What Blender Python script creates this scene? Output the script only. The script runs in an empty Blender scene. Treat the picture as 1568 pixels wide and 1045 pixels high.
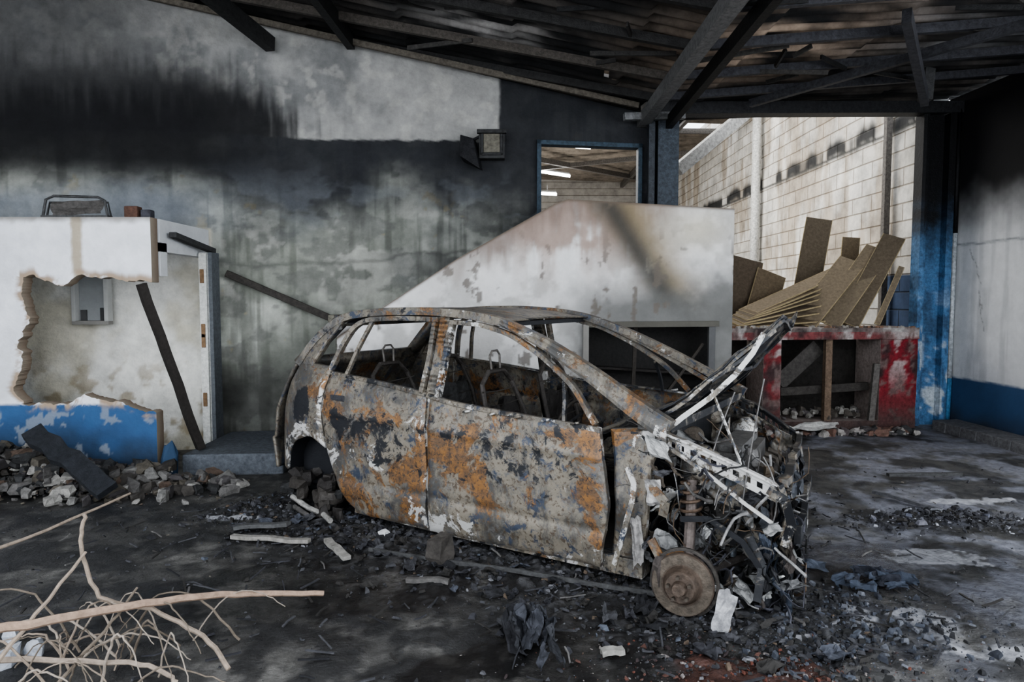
import bpy, math, random
import numpy as np
from mathutils import Vector, Matrix
random.seed(7); rng=np.random.RandomState(5)
# ------------------------------------------------------------------ noise
def _h(x,y,s):
    v=np.sin(x*127.1+y*311.7+s*74.7)*43758.5453
    return v-np.floor(v)
def vn(x,y,s=0):
    x=np.asarray(x,float); y=np.asarray(y,float)
    xi=np.floor(x); yi=np.floor(y); fx=x-xi; fy=y-yi
    fx=fx*fx*(3-2*fx); fy=fy*fy*(3-2*fy)
    return (_h(xi,yi,s)*(1-fx)+_h(xi+1,yi,s)*fx)*(1-fy)+(_h(xi,yi+1,s)*(1-fx)+_h(xi+1,yi+1,s)*fx)*fy
def fbm(x,y,o=5,s=0):
    x=np.asarray(x,float); y=np.asarray(y,float)
    r=0;a=.5;t=0
    for k in range(o):
        r=r+a*vn(x*2**k+k*17.3,y*2**k-k*9.1,s+k); t+=a; a*=.55
    return r/t
def ss(a,b,x):
    t=np.clip((np.asarray(x,float)-a)/(b-a),0,1); return t*t*(3-2*t)
def mixc(c,col,m):
    m=np.asarray(m)[...,None]; return c*(1-m)+np.array(col,float)*m
def gauss(x,y,cx,cy,sx,sy): return np.exp(-((x-cx)/sx)**2-((y-cy)/sy)**2)
# ------------------------------------------------------------------ materials
def node(nt,t,**k):
    n=nt.nodes.new(t)
    for a,b in k.items(): setattr(n,a,b)
    return n
def mat_vc(name,rough=.85,metal=0.,scale=12,amt=.35,bump=.25,fine=70,usealpha=False,bdist=.02,spec=.3):
    m=bpy.data.materials.new(name); m.use_nodes=True; nt=m.node_tree; L=nt.links
    b=nt.nodes['Principled BSDF']; b.inputs['Roughness'].default_value=rough; b.inputs['Metallic'].default_value=metal
    b.inputs['Specular IOR Level'].default_value=spec
    at=node(nt,'ShaderNodeAttribute',attribute_name='Col')
    g=node(nt,'ShaderNodeNewGeometry')
    n=node(nt,'ShaderNodeTexNoise'); n.inputs['Scale'].default_value=scale; n.inputs['Detail'].default_value=8; n.inputs['Roughness'].default_value=.7
    n2=node(nt,'ShaderNodeTexNoise'); n2.inputs['Scale'].default_value=fine; n2.inputs['Detail'].default_value=5
    L.new(g.outputs['Position'],n.inputs['Vector']); L.new(g.outputs['Position'],n2.inputs['Vector'])
    mr=node(nt,'ShaderNodeMapRange'); mr.inputs[1].default_value=.3; mr.inputs[2].default_value=.7; mr.inputs[3].default_value=1-amt; mr.inputs[4].default_value=1+amt
    L.new(n.outputs['Fac'],mr.inputs[0])
    vm=node(nt,'ShaderNodeVectorMath',operation='SCALE'); L.new(at.outputs['Color'],vm.inputs[0]); L.new(mr.outputs[0],vm.inputs['Scale'])
    L.new(vm.outputs[0],b.inputs['Base Color'])
    ad=node(nt,'ShaderNodeMath',operation='MULTIPLY_ADD'); L.new(n2.outputs['Fac'],ad.inputs[0]); ad.inputs[1].default_value=.5; L.new(n.outputs['Fac'],ad.inputs[2])
    bp=node(nt,'ShaderNodeBump'); bp.inputs['Strength'].default_value=bump; bp.inputs['Distance'].default_value=bdist
    L.new(ad.outputs[0],bp.inputs['Height']); L.new(bp.outputs[0],b.inputs['Normal'])
    if usealpha:
        L.new(at.outputs['Alpha'],b.inputs['Roughness'])
    return m
def mat_car():
    m=bpy.data.materials.new('burnt_paint'); m.use_nodes=True; nt=m.node_tree; L=nt.links
    b=nt.nodes['Principled BSDF']; b.inputs['Roughness'].default_value=.46; b.inputs['Metallic'].default_value=.25
    tc=node(nt,'ShaderNodeTexCoord'); at=node(nt,'ShaderNodeAttribute',attribute_name='Col')
    sp=node(nt,'ShaderNodeSeparateColor'); L.new(at.outputs['Color'],sp.inputs[0])
    def nz(sc,off,det=10,r=.72,st=(1,1,1)):
        mp=node(nt,'ShaderNodeMapping'); mp.inputs['Location'].default_value=(off,off*.7,off*1.3); mp.inputs['Scale'].default_value=st; L.new(tc.outputs['Object'],mp.inputs[0])
        n=node(nt,'ShaderNodeTexNoise'); n.inputs['Scale'].default_value=sc; n.inputs['Detail'].default_value=det; n.inputs['Roughness'].default_value=r
        n.inputs['Distortion'].default_value=.5
        L.new(mp.outputs[0],n.inputs[0]); return n.outputs['Fac']
    def mask(n,bias,lo,hi,k=1.):
        a=node(nt,'ShaderNodeMath',operation='MULTIPLY_ADD'); L.new(bias,a.inputs[0]); a.inputs[1].default_value=k; L.new(n,a.inputs[2])
        r=node(nt,'ShaderNodeMapRange',interpolation_type='SMOOTHSTEP'); r.inputs[1].default_value=lo; r.inputs[2].default_value=hi; L.new(a.outputs[0],r.inputs[0]); return r.outputs[0]
    def mx(f,c1,c2):
        x=node(nt,'ShaderNodeMix',data_type='RGBA'); L.new(f,x.inputs[0])
        for s,c in ((6,c1),(7,c2)):
            if isinstance(c,tuple): x.inputs[s].default_value=(*c,1)
            else: L.new(c,x.inputs[s])
        return x.outputs[2]
    Z=sp.outputs[2]
    base=mx(mask(nz(4,3,st=(1,1,.6)),Z,.41,.58,0.),(.070,.068,.064),(.205,.182,.145))
    base=mx(mask(nz(12,44),Z,.54,.60,0.),base,(.13,.125,.12))
    base=mx(mask(nz(32,9),Z,.52,.60,0.),base,(.085,.065,.047))
    base=mx(mask(nz(9,31),Z,.55,.61,0.),base,(.045,.056,.080))
    rustc=mx(mask(nz(14,1),Z,.4,.60,0.),(.235,.118,.042),(.125,.075,.042))
    rustc=mx(mask(nz(45,6),Z,.50,.58,0.),rustc,(.065,.046,.034))
    c=mx(mask(nz(3.6,5),sp.outputs[0],1.00,1.05),base,rustc)
    c=mx(mask(nz(6.0,12),sp.outputs[1],1.035,1.07),c,(.50,.49,.47))
    c=mx(mask(nz(7.5,20),Z,1.03,1.08),c,(.016,.017,.020))
    L.new(c,b.inputs['Base Color'])
    bp=node(nt,'ShaderNodeBump'); bp.inputs['Strength'].default_value=.4; bp.inputs['Distance'].default_value=.008
    L.new(nz(18,2),bp.inputs['Height']); L.new(bp.outputs[0],b.inputs['Normal'])
    return m
def mat_block():
    m=bpy.data.materials.new('painted_block'); m.use_nodes=True; nt=m.node_tree; L=nt.links
    b=nt.nodes['Principled BSDF']; b.inputs['Roughness'].default_value=.9
    g=node(nt,'ShaderNodeNewGeometry'); s=node(nt,'ShaderNodeSeparateXYZ'); L.new(g.outputs['Position'],s.inputs[0])
    c=node(nt,'ShaderNodeCombineXYZ'); L.new(s.outputs[1],c.inputs[0]); L.new(s.outputs[2],c.inputs[1])
    br=node(nt,'ShaderNodeTexBrick'); L.new(c.outputs[0],br.inputs['Vector']); br.inputs['Scale'].default_value=1
    br.inputs['Brick Width'].default_value=.55; br.inputs['Row Height'].default_value=.24; br.inputs['Mortar Size'].default_value=.016; br.inputs['Mortar Smooth'].default_value=.8
    br.inputs['Color1'].default_value=(1,1,1,1); br.inputs['Color2'].default_value=(.84,.82,.79,1); br.inputs['Mortar'].default_value=(.48,.44,.39,1)
    at=node(nt,'ShaderNodeAttribute',attribute_name='Col')
    n=node(nt,'ShaderNodeTexNoise'); n.inputs['Scale'].default_value=2.5; n.inputs['Detail'].default_value=9; n.inputs['Roughness'].default_value=.7; L.new(g.outputs['Position'],n.inputs[0])
    mr=node(nt,'ShaderNodeMapRange'); mr.inputs[1].default_value=.3; mr.inputs[2].default_value=.6; mr.inputs[3].default_value=.5; mr.inputs[4].default_value=1.05; L.new(n.outputs['Fac'],mr.inputs[0])
    v=node(nt,'ShaderNodeVectorMath',operation='MULTIPLY'); L.new(at.outputs['Color'],v.inputs[0]); L.new(br.outputs['Color'],v.inputs[1])
    v2=node(nt,'ShaderNodeVectorMath',operation='SCALE'); L.new(v.outputs[0],v2.inputs[0]); L.new(mr.outputs[0],v2.inputs['Scale']); L.new(v2.outputs[0],b.inputs['Base Color'])
    bp=node(nt,'ShaderNodeBump'); bp.inputs['Strength'].default_value=.6; bp.inputs['Distance'].default_value=.02; bp.invert=True
    L.new(br.outputs['Fac'],bp.inputs['Height']); L.new(bp.outputs[0],b.inputs['Normal'])
    return m
M_PL=mat_vc('sooty_plaster',.85,0,5,.25,.4,40)
M_WH=mat_vc('white_plaster',.8,0,4,.12,.3,50)
M_ST=mat_vc('burnt_steel',.55,.2,25,.5,.4,90)
M_WD=mat_vc('weathered_wood',.85,0,30,.3,.4,90)
M_RB=mat_vc('rubble_stone',.85,0,22,.45,.5,80)
M_FL=mat_vc('ash_floor',.7,0,14,.5,.7,60,usealpha=True,bdist=.02,spec=.5)
M_RF=mat_vc('charred_roof_sheet',.85,0,3,.55,.4,30)
M_CAR=mat_car(); M_BL=mat_block()
M_LT=bpy.data.materials.new('skylight_glow'); M_LT.use_nodes=True; _b=M_LT.node_tree.nodes['Principled BSDF']; _b.inputs['Emission Color'].default_value=(1,1,.97,1); _b.inputs['Emission Strength'].default_value=14
# ------------------------------------------------------------------ builder
class MB:
    def __init__(s,col=(.3,.3,.3)): s.v=[];s.f=[];s.c=[];s.col=col
    def add(s,vs,fs,col=None):
        o=len(s.v); col=col if col is not None else s.col
        s.v+= [tuple(map(float,p)) for p in vs]
        if len(col) and np.ndim(col)==1:
            cc=tuple(col)+((1.0,) if len(col)==3 else ()); s.c+=[cc]*len(vs)
        else: s.c+=[tuple(c)+((1.0,) if len(c)==3 else ()) for c in col]
        s.f+=[tuple(i+o for i in f) for f in fs]
    def hexa(s,P,col=None):
        s.add(P,[(0,3,2,1),(4,5,6,7),(0,1,5,4),(1,2,6,5),(2,3,7,6),(3,0,4,7)],col)
    def box(s,x0,x1,y0,y1,z0,z1,col=None):
        s.hexa([(x0,y0,z0),(x1,y0,z0),(x1,y1,z0),(x0,y1,z0),(x0,y0,z1),(x1,y0,z1),(x1,y1,z1),(x0,y1,z1)],col)
    def beam(s,p0,p1,w,h,up=(0,0,1),col=None,w1=None,h1=None,n=1,jit=0):
        p0=Vector(p0);p1=Vector(p1);d=(p1-p0).normalized();u=Vector(up)
        if abs(d.dot(u))>.97: u=Vector((0,1,0)) if abs(d.y)<.9 else Vector((1,0,0))
        a=d.cross(u).normalized(); u=a.cross(d)
        w1=w if w1 is None else w1; h1=h if h1 is None else h1
        vs=[];fs=[]
        for k in range(n+1):
            t=k/n; c=p0.lerp(p1,t)+Vector([random.uniform(-jit,jit) for _ in range(3)])
            ww=(w+(w1-w)*t)/2; hh=(h+(h1-h)*t)/2
            vs+=[c-a*ww-u*hh,c+a*ww-u*hh,c+a*ww+u*hh,c-a*ww+u*hh]
            if k:
                o=(k-1)*4
                for j in range(4): fs.append((o+j,o+(j+1)%4,o+4+(j+1)%4,o+4+j))
        fs+=[(3,2,1,0),tuple(n*4+j for j in range(4))]
        s.add(vs,fs,col)
    def poly(s,pts,w,h,up=(0,0,1),col=None):
        for a,b in zip(pts[:-1],pts[1:]):
            a=Vector(a);b=Vector(b);e=(b-a).normalized()*min(w,h)*.25
            s.beam(a-e,b+e,w,h,up,col)
    def tube(s,pts,r,n=8,col=None,r1=None,cap=True):
        P=[Vector(p) for p in pts]; m=len(P); r1=r if r1 is None else r1
        vs=[];fs=[];ref=None
        for k in range(m):
            d=(P[min(k+1,m-1)]-P[max(k-1,0)]).normalized()
            if ref is None: ref=d.orthogonal().normalized()
            ref=(ref-d*ref.dot(d)).normalized(); q=d.cross(ref); rr=r+(r1-r)*k/(m-1)
            for j in range(n):
                t=2*math.pi*j/n; vs.append(P[k]+(ref*math.cos(t)+q*math.sin(t))*rr)
            if k:
                o=(k-1)*n
                for j in range(n): fs.append((o+j,o+(j+1)%n,o+n+(j+1)%n,o+n+j))
        if cap: fs+=[tuple(range(n))[::-1],tuple((m-1)*n+j for j in range(n))]
        s.add(vs,fs,col)
    def lathe(s,c,axis,prof,n=32,col=None):
        c=Vector(c);d=Vector(axis).normalized();a=d.orthogonal().normalized();b=d.cross(a);vs=[];fs=[]
        for k,(r,h) in enumerate(prof):
            for j in range(n):
                t=2*math.pi*j/n; vs.append(c+d*h+(a*math.cos(t)+b*math.sin(t))*r)
            if k:
                o=(k-1)*n
                for j in range(n): fs.append((o+j,o+(j+1)%n,o+n+(j+1)%n,o+n+j))
        s.add(vs,fs,col)
    def rock(s,c,sx,sy,sz,col=None,j=.35):
        n=random.choice((4,5,5,6)); th=random.uniform(0,6.28); ct,st=math.cos(th),math.sin(th); P=[]
        rad=[random.uniform(1-j,1+j*.4) for _ in range(n)]; tx=random.uniform(-.35,.35); ty=random.uniform(-.35,.35)
        for lev,(sc,z) in enumerate(((.85,-1),(1.,random.uniform(-.3,.3)),(random.uniform(.5,.9),1))):
            for k in range(n):
                a=2*math.pi*(k+random.uniform(-.25,.25))/n; r=rad[k]*sc*random.uniform(.85,1.1)
                x=math.cos(a)*r*sx/2; y=math.sin(a)*r*sy/2; zz=(z+random.uniform(-.25,.25)*(lev>0))*sz/2+x*tx*(lev>0)+y*ty*(lev>0)
                P.append((c[0]+x*ct-y*st,c[1]+x*st+y*ct,c[2]+zz))
        fs=[tuple(range(n))[::-1],tuple(range(2*n,3*n))]
        for l in (0,1):
            for k in range(n): fs.append((l*n+k,l*n+(k+1)%n,(l+1)*n+(k+1)%n,(l+1)*n+k))
        s.add(P,fs,col)
    def chip(s,c,sz,h,col,el=1.6):
        n=random.choice((3,4,5)); th=random.uniform(0,6.28); ct,st=math.cos(th),math.sin(th); e=random.uniform(1,el); P=[]
        tx=random.uniform(-.45,.45); ty=random.uniform(-.45,.45)
        for z in (0,1):
            for k in range(n):
                a=2*math.pi*k/n+(0 if z else random.uniform(-.35,.35)); 
                if z==0: P.append([math.cos(a)*random.uniform(.6,1.1)*sz*e/2,math.sin(a)*random.uniform(.6,1.1)*sz/2,0])
                else: q=P[k]; P.append([q[0]*.7,q[1]*.7,h])
        P=[(c[0]+x*ct-y*st,c[1]+x*st+y*ct,max(-.01,c[2]+z+x*tx+y*ty)) for x,y,z in P]
        s.add(P,[tuple(range(n,2*n))]+[(k,(k+1)%n,n+(k+1)%n,n+k) for k in range(n)],col)
    def crumple(s,c,a,b,amp,col,n=7,zmin=.01):
        c=Vector(c); a=Vector(a); b=Vector(b); nn=a.cross(b).normalized(); sd=random.uniform(0,99)
        S,T=np.meshgrid(np.linspace(-.5,.5,n),np.linspace(-.5,.5,n),indexing='ij')
        h=(vn(S*3.1+sd,T*3.1,1)-.5)*amp*2+(vn(S*7+sd,T*7,2)-.5)*amp
        e1=1+.35*(vn(T*4+sd,T*0,3)-.5); e2=1+.35*(vn(S*4+sd,S*0,4)-.5)
        P=np.array(c)+S[...,None]*e1[...,None]*np.array(a)+T[...,None]*e2[...,None]*np.array(b)+h[...,None]*np.array(nn)
        P[...,2]=np.maximum(P[...,2],zmin); s.grid(P,col); s.grid(P+np.array(nn)*.003,col,flip=True)
    def grid(s,P,C=None,mask=None,flip=False):
        a,b=P.shape[:2]; fs=[]
        for i in range(a-1):
            for j in range(b-1):
                if mask is not None and not mask[i,j]: continue
                q=(i*b+j,(i+1)*b+j,(i+1)*b+j+1,i*b+j+1); fs.append(q[::-1] if flip else q)
        s.add(P.reshape(-1,3),fs,None if C is None else (C.reshape(-1,C.shape[-1]) if np.ndim(C)==3 else C))
    def obj(s,name,mat,parent=None,smooth=False,bevel=0,solid=0,loose=False):
        me=bpy.data.meshes.new(name); me.from_pydata(s.v,[],s.f); me.update()
        ca=me.color_attributes.new('Col','FLOAT_COLOR','POINT')
        ca.data.foreach_set('color',np.array(s.c,dtype=np.float32).ravel())
        me.materials.append(mat); o=bpy.data.objects.new(name,me); bpy.context.collection.objects.link(o)
        if parent: o.parent=parent
        if smooth: me.polygons.foreach_set('use_smooth',[True]*len(me.polygons))
        if loose:
            import bmesh
            bm=bmesh.new(); bm.from_mesh(me); bmesh.ops.delete(bm,geom=[v for v in bm.verts if not v.link_faces],context='VERTS'); bm.to_mesh(me); bm.free()
        if solid:
            md=o.modifiers.new('s','SOLIDIFY'); md.thickness=solid; md.offset=-1
        if bevel:
            md=o.modifiers.new('b','BEVEL'); md.width=bevel; md.segments=2; md.limit_method='ANGLE'
        return o
def empty(name,loc=(0,0,0),rz=0):
    e=bpy.data.objects.new(name,None); bpy.context.collection.objects.link(e); e.location=loc; e.rotation_euler=(0,0,rz); return e
BLK=(.008,.008,.009)
def roofz(x):
    x=np.asarray(x,float); return np.where(x<1.65,3.68+.18*(1.65-x),3.70+.075*(x-1.65))
def backY(x): return 7.75+.165*x
CU,CS=math.cos(math.radians(32.5)),math.sin(math.radians(32.5))
def carw(u,i): return (-1.33+CU*u+CS*i,4.88-CS*u+CU*i)
# ------------------------------------------------------------------ floor
def floor():
    xs=np.concatenate([np.arange(-8,-4.4,.2),np.arange(-4.4,6,.022),np.arange(6,9,.25)])
    ys=np.concatenate([np.arange(-3,2.4,.25),np.arange(2.4,5.2,.018),np.arange(5.2,8.8,.03),np.arange(8.8,26,.4)])
    X,Y=np.meshgrid(xs,ys,indexing='ij')
    n1=fbm(X*1.3,Y*1.3,5,1); n2=fbm(X*6,Y*6,5,2); n3=fbm(X*22,Y*22,3,3); n4=fbm(X*2.6+9,Y*2.6,5,4)
    C=np.zeros(X.shape+(3,))+np.array((.052,.050,.047))
    C=mixc(C,(.13,.125,.115),ss(.47,.62,n4)*.8*ss(.25,.6,n3))
    C=mixc(C,(.013,.013,.014),ss(.46,.58,n2)*.8)
    C=mixc(C,(.17,.175,.205),ss(1.0,2.8,X)*.85*ss(.40,.56,n4)*ss(.2,.55,n2))  # daylight from the open right side painted in as a bluish lighter tint
    u=(X+1.33)*CU-(Y-4.88)*CS; i=(X+1.33)*CS+(Y-4.88)*CU
    ash=np.clip(1.25*np.exp(-((u-1.3)/2.3)**4-((i-.1)/.75)**2),0,1)
    C=mixc(C,(.014,.014,.015),ash*ss(.2,.5,n2)*.9)
    C=mixc(C,(.10,.10,.105),ash*ss(.62,.68,n3)*.6)
    for cx,cy,sx,sy in ((2.62,4.15,.46,.17),(2.1,3.25,.18,.36),(2.25,3.02,.34,.12),(2.8,3.40,.20,.12),(1.5,3.02,.12,.08),(1.75,3.35,.08,.16),(3.6,5.3,.4,.1),(-2.0,4.9,.3,.06)):
        C=mixc(C,(.38,.385,.41),ss(.49,.53,gauss(X,Y,cx,cy,sx,sy)*.85+(n2-.5)*.7+(n3-.5)*.3)*.8*ss(.15,.4,n2))
    C=mixc(C,(.12,.055,.04),ss(.45,.6,gauss(X,Y,1.05,2.85,.5,.22)*.8+(n2-.5)*.8)*.6)
    R=.66-.30*ss(.45,.7,n1)
    wet=ss(.45,.52,gauss(X,Y,.35,2.9,1.0,.45)*.85+(n1-.5)*1.2)
    wet=np.maximum(wet,ss(.48,.58,gauss(X,Y,2.6,3.6,1.8,1.4)*.6+(n1-.4)*.9)*.85)
    wet=np.maximum(wet,ss(.48,.56,gauss(X,Y,-1.2,3.6,1.4,.6)*.5+(n1-.4)*.9)*.8)*(1-ash*.7)
    R=R*(1-wet)+.13*wet; C=C*(1-.42*wet[...,None])
    near=ss(2.0,2.6,Y)*ss(9,8,Y)
    Z=((n2-.5)*.03*(1-wet*.92)+(n1-.5)*.03*(1-wet*.5)-.008+ash*((n3-.5)*.055+(n2-.4)*.03+.008))*near
    P=np.stack([X,Y,Z],-1); C=np.concatenate([C,R[...,None]],-1)
    b=MB(); b.grid(P,C); b.obj('floor',M_FL,smooth=True)
floor()
# ------------------------------------------------------------------ back wall
def wallcol(X,Z):
    n=fbm(X*1.5,Z*1.5,5,11); nf=fbm(X*7,Z*7,4,12); dr=fbm(X*9,Z*.7,4,13); dr2=fbm(X*14,Z*.9,4,14); sm=fbm(X*.9,Z*1.6,4,15); blot=fbm(X*2.2,Z*4,5,17)
    C=np.zeros(X.shape+(3,))+np.array((.25,.26,.225))
    C=mixc(C,(.42,.43,.385),ss(.42,.60,n))
    C=mixc(C,(.11,.115,.095),ss(.47,.64,dr)*.65)
    C=mixc(C,(.13,.13,.12),ss(.50,.57,fbm(X*3,Z*5,5,16))*.55)
    C=mixc(C,(.50,.50,.45),ss(.56,.62,fbm(X*2.5,Z*3,5,18))*.4*ss(1.2,1.8,Z))
    C=mixc(C,(.40,.34,.18),ss(.69,.73,nf*.6+n*.4)*.5)
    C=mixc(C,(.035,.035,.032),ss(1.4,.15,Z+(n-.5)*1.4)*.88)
    C=mixc(C,(.10,.10,.09),np.exp(-((Z-2.12-(n-.5)*.30-.04*X)/.02)**2)*.6*(X<.2))
    e1=2.62+(sm-.5)*1.3-.16*(X+2)*(X<0)-.3*(X>=0)
    dark=ss(e1-.75,e1+.40,Z+(nf-.5)*.15+(blot-.5)*.5)
    dc=mixc(np.zeros(C.shape)+np.array((.017,.018,.022)),(.085,.092,.102),ss(.50,.62,blot)*ss(3.2,2.5,Z)*.8)
    C=C*(1-dark[...,None]*.96)+dc*dark[...,None]*.96
    top=ss(3.30,3.325,Z+(nf-.5)*.04+.015*np.sin(X*2.3))*ss(-.12,-.16,X+(nf-.5)*.04)
    uc=mixc(np.zeros(C.shape)+np.array((.31,.305,.29)),(.19,.19,.185),ss(.45,.65,n))
    uc=mixc(uc,(.40,.39,.36),ss(.55,.7,nf)*.5)
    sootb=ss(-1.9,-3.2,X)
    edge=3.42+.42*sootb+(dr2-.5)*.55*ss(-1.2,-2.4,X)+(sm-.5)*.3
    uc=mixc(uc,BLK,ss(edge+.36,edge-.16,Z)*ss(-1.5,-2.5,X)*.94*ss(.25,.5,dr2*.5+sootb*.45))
    uc=mixc(uc,(.05,.05,.05),ss(-2.4,-4.6,X)*.8)  # vignette painted in: upper wall darkens towards the left
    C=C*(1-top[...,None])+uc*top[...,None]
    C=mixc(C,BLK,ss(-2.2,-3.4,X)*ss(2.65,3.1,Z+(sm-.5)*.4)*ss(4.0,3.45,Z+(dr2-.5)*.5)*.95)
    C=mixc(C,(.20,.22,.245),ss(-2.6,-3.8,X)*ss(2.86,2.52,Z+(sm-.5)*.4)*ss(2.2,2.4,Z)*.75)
    a=ss(-3.14,-3.18,X)*ss(2.35,2.3,Z)
    ac=mixc(np.zeros(C.shape)+np.array((.70,.69,.64)),(.54,.51,.42),ss(.45,.65,n))
    ac=mixc(ac,(.28,.22,.13),ss(.52,.65,nf)*ss(1.2,.6,Z)*.7)
    C=C*(1-a[...,None])+ac*a[...,None]
    return C
def wall_back():
    b=MB()
    def piece(x0,x1,z0,z1):
        nx=max(2,int((x1-x0)/.018)); nz=max(2,int(((z1 if z1 else 4)-z0)/.018))
        xs=np.linspace(x0,x1,nx); t=np.linspace(0,1,nz); X,T=np.meshgrid(xs,t,indexing='ij')
        zt=np.full(X.shape,z1) if z1 else roofz(X)+.02
        Z=z0+(zt-z0)*T
        relief=(fbm(X*3,Z*3,5,20)-.5)*.04
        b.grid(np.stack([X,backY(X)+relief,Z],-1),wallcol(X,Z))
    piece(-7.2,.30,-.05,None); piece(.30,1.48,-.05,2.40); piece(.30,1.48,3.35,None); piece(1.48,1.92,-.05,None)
    c=(.04,.045,.055)
    def sbox(x0,x1,d0,d1,z0,z1,c=c):
        b.hexa([(x0,backY(x0)+d0,z0),(x1,backY(x1)+d0,z0),(x1,backY(x1)+d1,z0),(x0,backY(x0)+d1,z0),(x0,backY(x0)+d0,z1),(x1,backY(x1)+d0,z1),(x1,backY(x1)+d1,z1),(x0,backY(x0)+d1,z1)],c)
    sbox(-7.2,.30,.04,.2,-.05,3.9); sbox(.3,1.48,.04,.2,-.05,2.39); sbox(1.48,1.91,.04,.2,-.05,3.6); sbox(.3,1.48,.04,.2,3.36,3.7); sbox(.24,.30,.04,.2,2.3,3.7)
    b.obj('wall_back',M_PL,smooth=False)
    w=MB((.04,.06,.08))
    for x0,x1,z0,z1 in ((.28,.33,2.38,3.37),(1.45,1.50,2.38,3.37),(.28,1.5,3.32,3.37),(.28,1.5,2.38,2.43)):
        w.hexa([(x0,backY(x0)-.04,z0),(x1,backY(x1)-.04,z0),(x1,backY(x1)+.1,z0),(x0,backY(x0)+.1,z0),(x0,backY(x0)-.04,z1),(x1,backY(x1)-.04,z1),(x1,backY(x1)+.1,z1),(x0,backY(x0)+.1,z1)])
    w.obj('window_1',M_ST,bevel=.004)
wall_back()
def rX(Y): return 5.5+(8.7-Y)*.05
def wall_right():
    ys=np.arange(5.6,8.75,.02); zs=np.arange(-.02,4.1,.02); Y,Z=np.meshgrid(ys,zs,indexing='ij')
    n=fbm(Y*1.5,Z*1.5,5,31); nf=fbm(Y*8,Z*8,4,32); dr=fbm(Y*10,Z*.8,4,33)
    C=np.zeros(Y.shape+(3,))+np.array((.54,.55,.56)); C=mixc(C,(.38,.39,.40),ss(.45,.65,dr)*.6)
    C=mixc(C,(.20,.21,.22),np.exp(-((Z-2.25-(nf-.5)*.03)/.012)**2))
    C=mixc(C,(.3,.3,.3),ss(2.2,2.6,Z)*.6)
    C=mixc(C,(.030,.070,.145),ss(.63,.61,Z+(nf-.5)*.02)); C=mixc(C,(.03,.03,.035),ss(.35,0,Z+(n-.5)*.5)*.8)
    C=mixc(C,BLK,ss(2.30,3.05,Z+(n-.5)*.6))
    for y0,z0,y1,z1 in ((8.1,1.7,8.0,1.2),(8.3,2.2,8.05,1.75)):
        t=np.clip((Z-z0)/(z1-z0),0,1); C=mixc(C,(.25,.25,.25),np.exp(-((Y-(y0+(y1-y0)*t)-(nf-.5)*.1)/.008)**2)*((Z-z0)*(Z-z1)<0))
    b=MB(); b.grid(np.stack([rX(Y)+(n-.5)*.015,Y,Z],-1),C,flip=False)
    b.hexa([(rX(5.6)+.03,5.6,0),(rX(5.6)+.2,5.6,0),(rX(8.74)+.2,8.74,0),(rX(8.74)+.03,8.74,0),(rX(5.6)+.03,5.6,4.05),(rX(5.6)+.2,5.6,4.05),(rX(8.74)+.2,8.74,4.05),(rX(8.74)+.03,8.74,4.05)],(.3,.3,.3))
    b.obj('wall_right',M_WH)
    k=MB((.12,.12,.125)); 
    for i in range(11):
        y0=5.6+i*.25; k.hexa([(rX(y0)-.34+random.uniform(-.01,.01),y0,-.02),(rX(y0)-.02,y0,-.02),(rX(y0+.25)-.02,y0+.25,-.02),(rX(y0+.25)-.34,y0+.25,-.02),(rX(y0)-.33,y0,.10),(rX(y0)-.02,y0,.11),(rX(y0+.25)-.02,y0+.25,.11),(rX(y0+.25)-.33,y0+.25,.10)])
    k.obj('concrete_curb',M_RB,bevel=.01)
wall_right()
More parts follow.
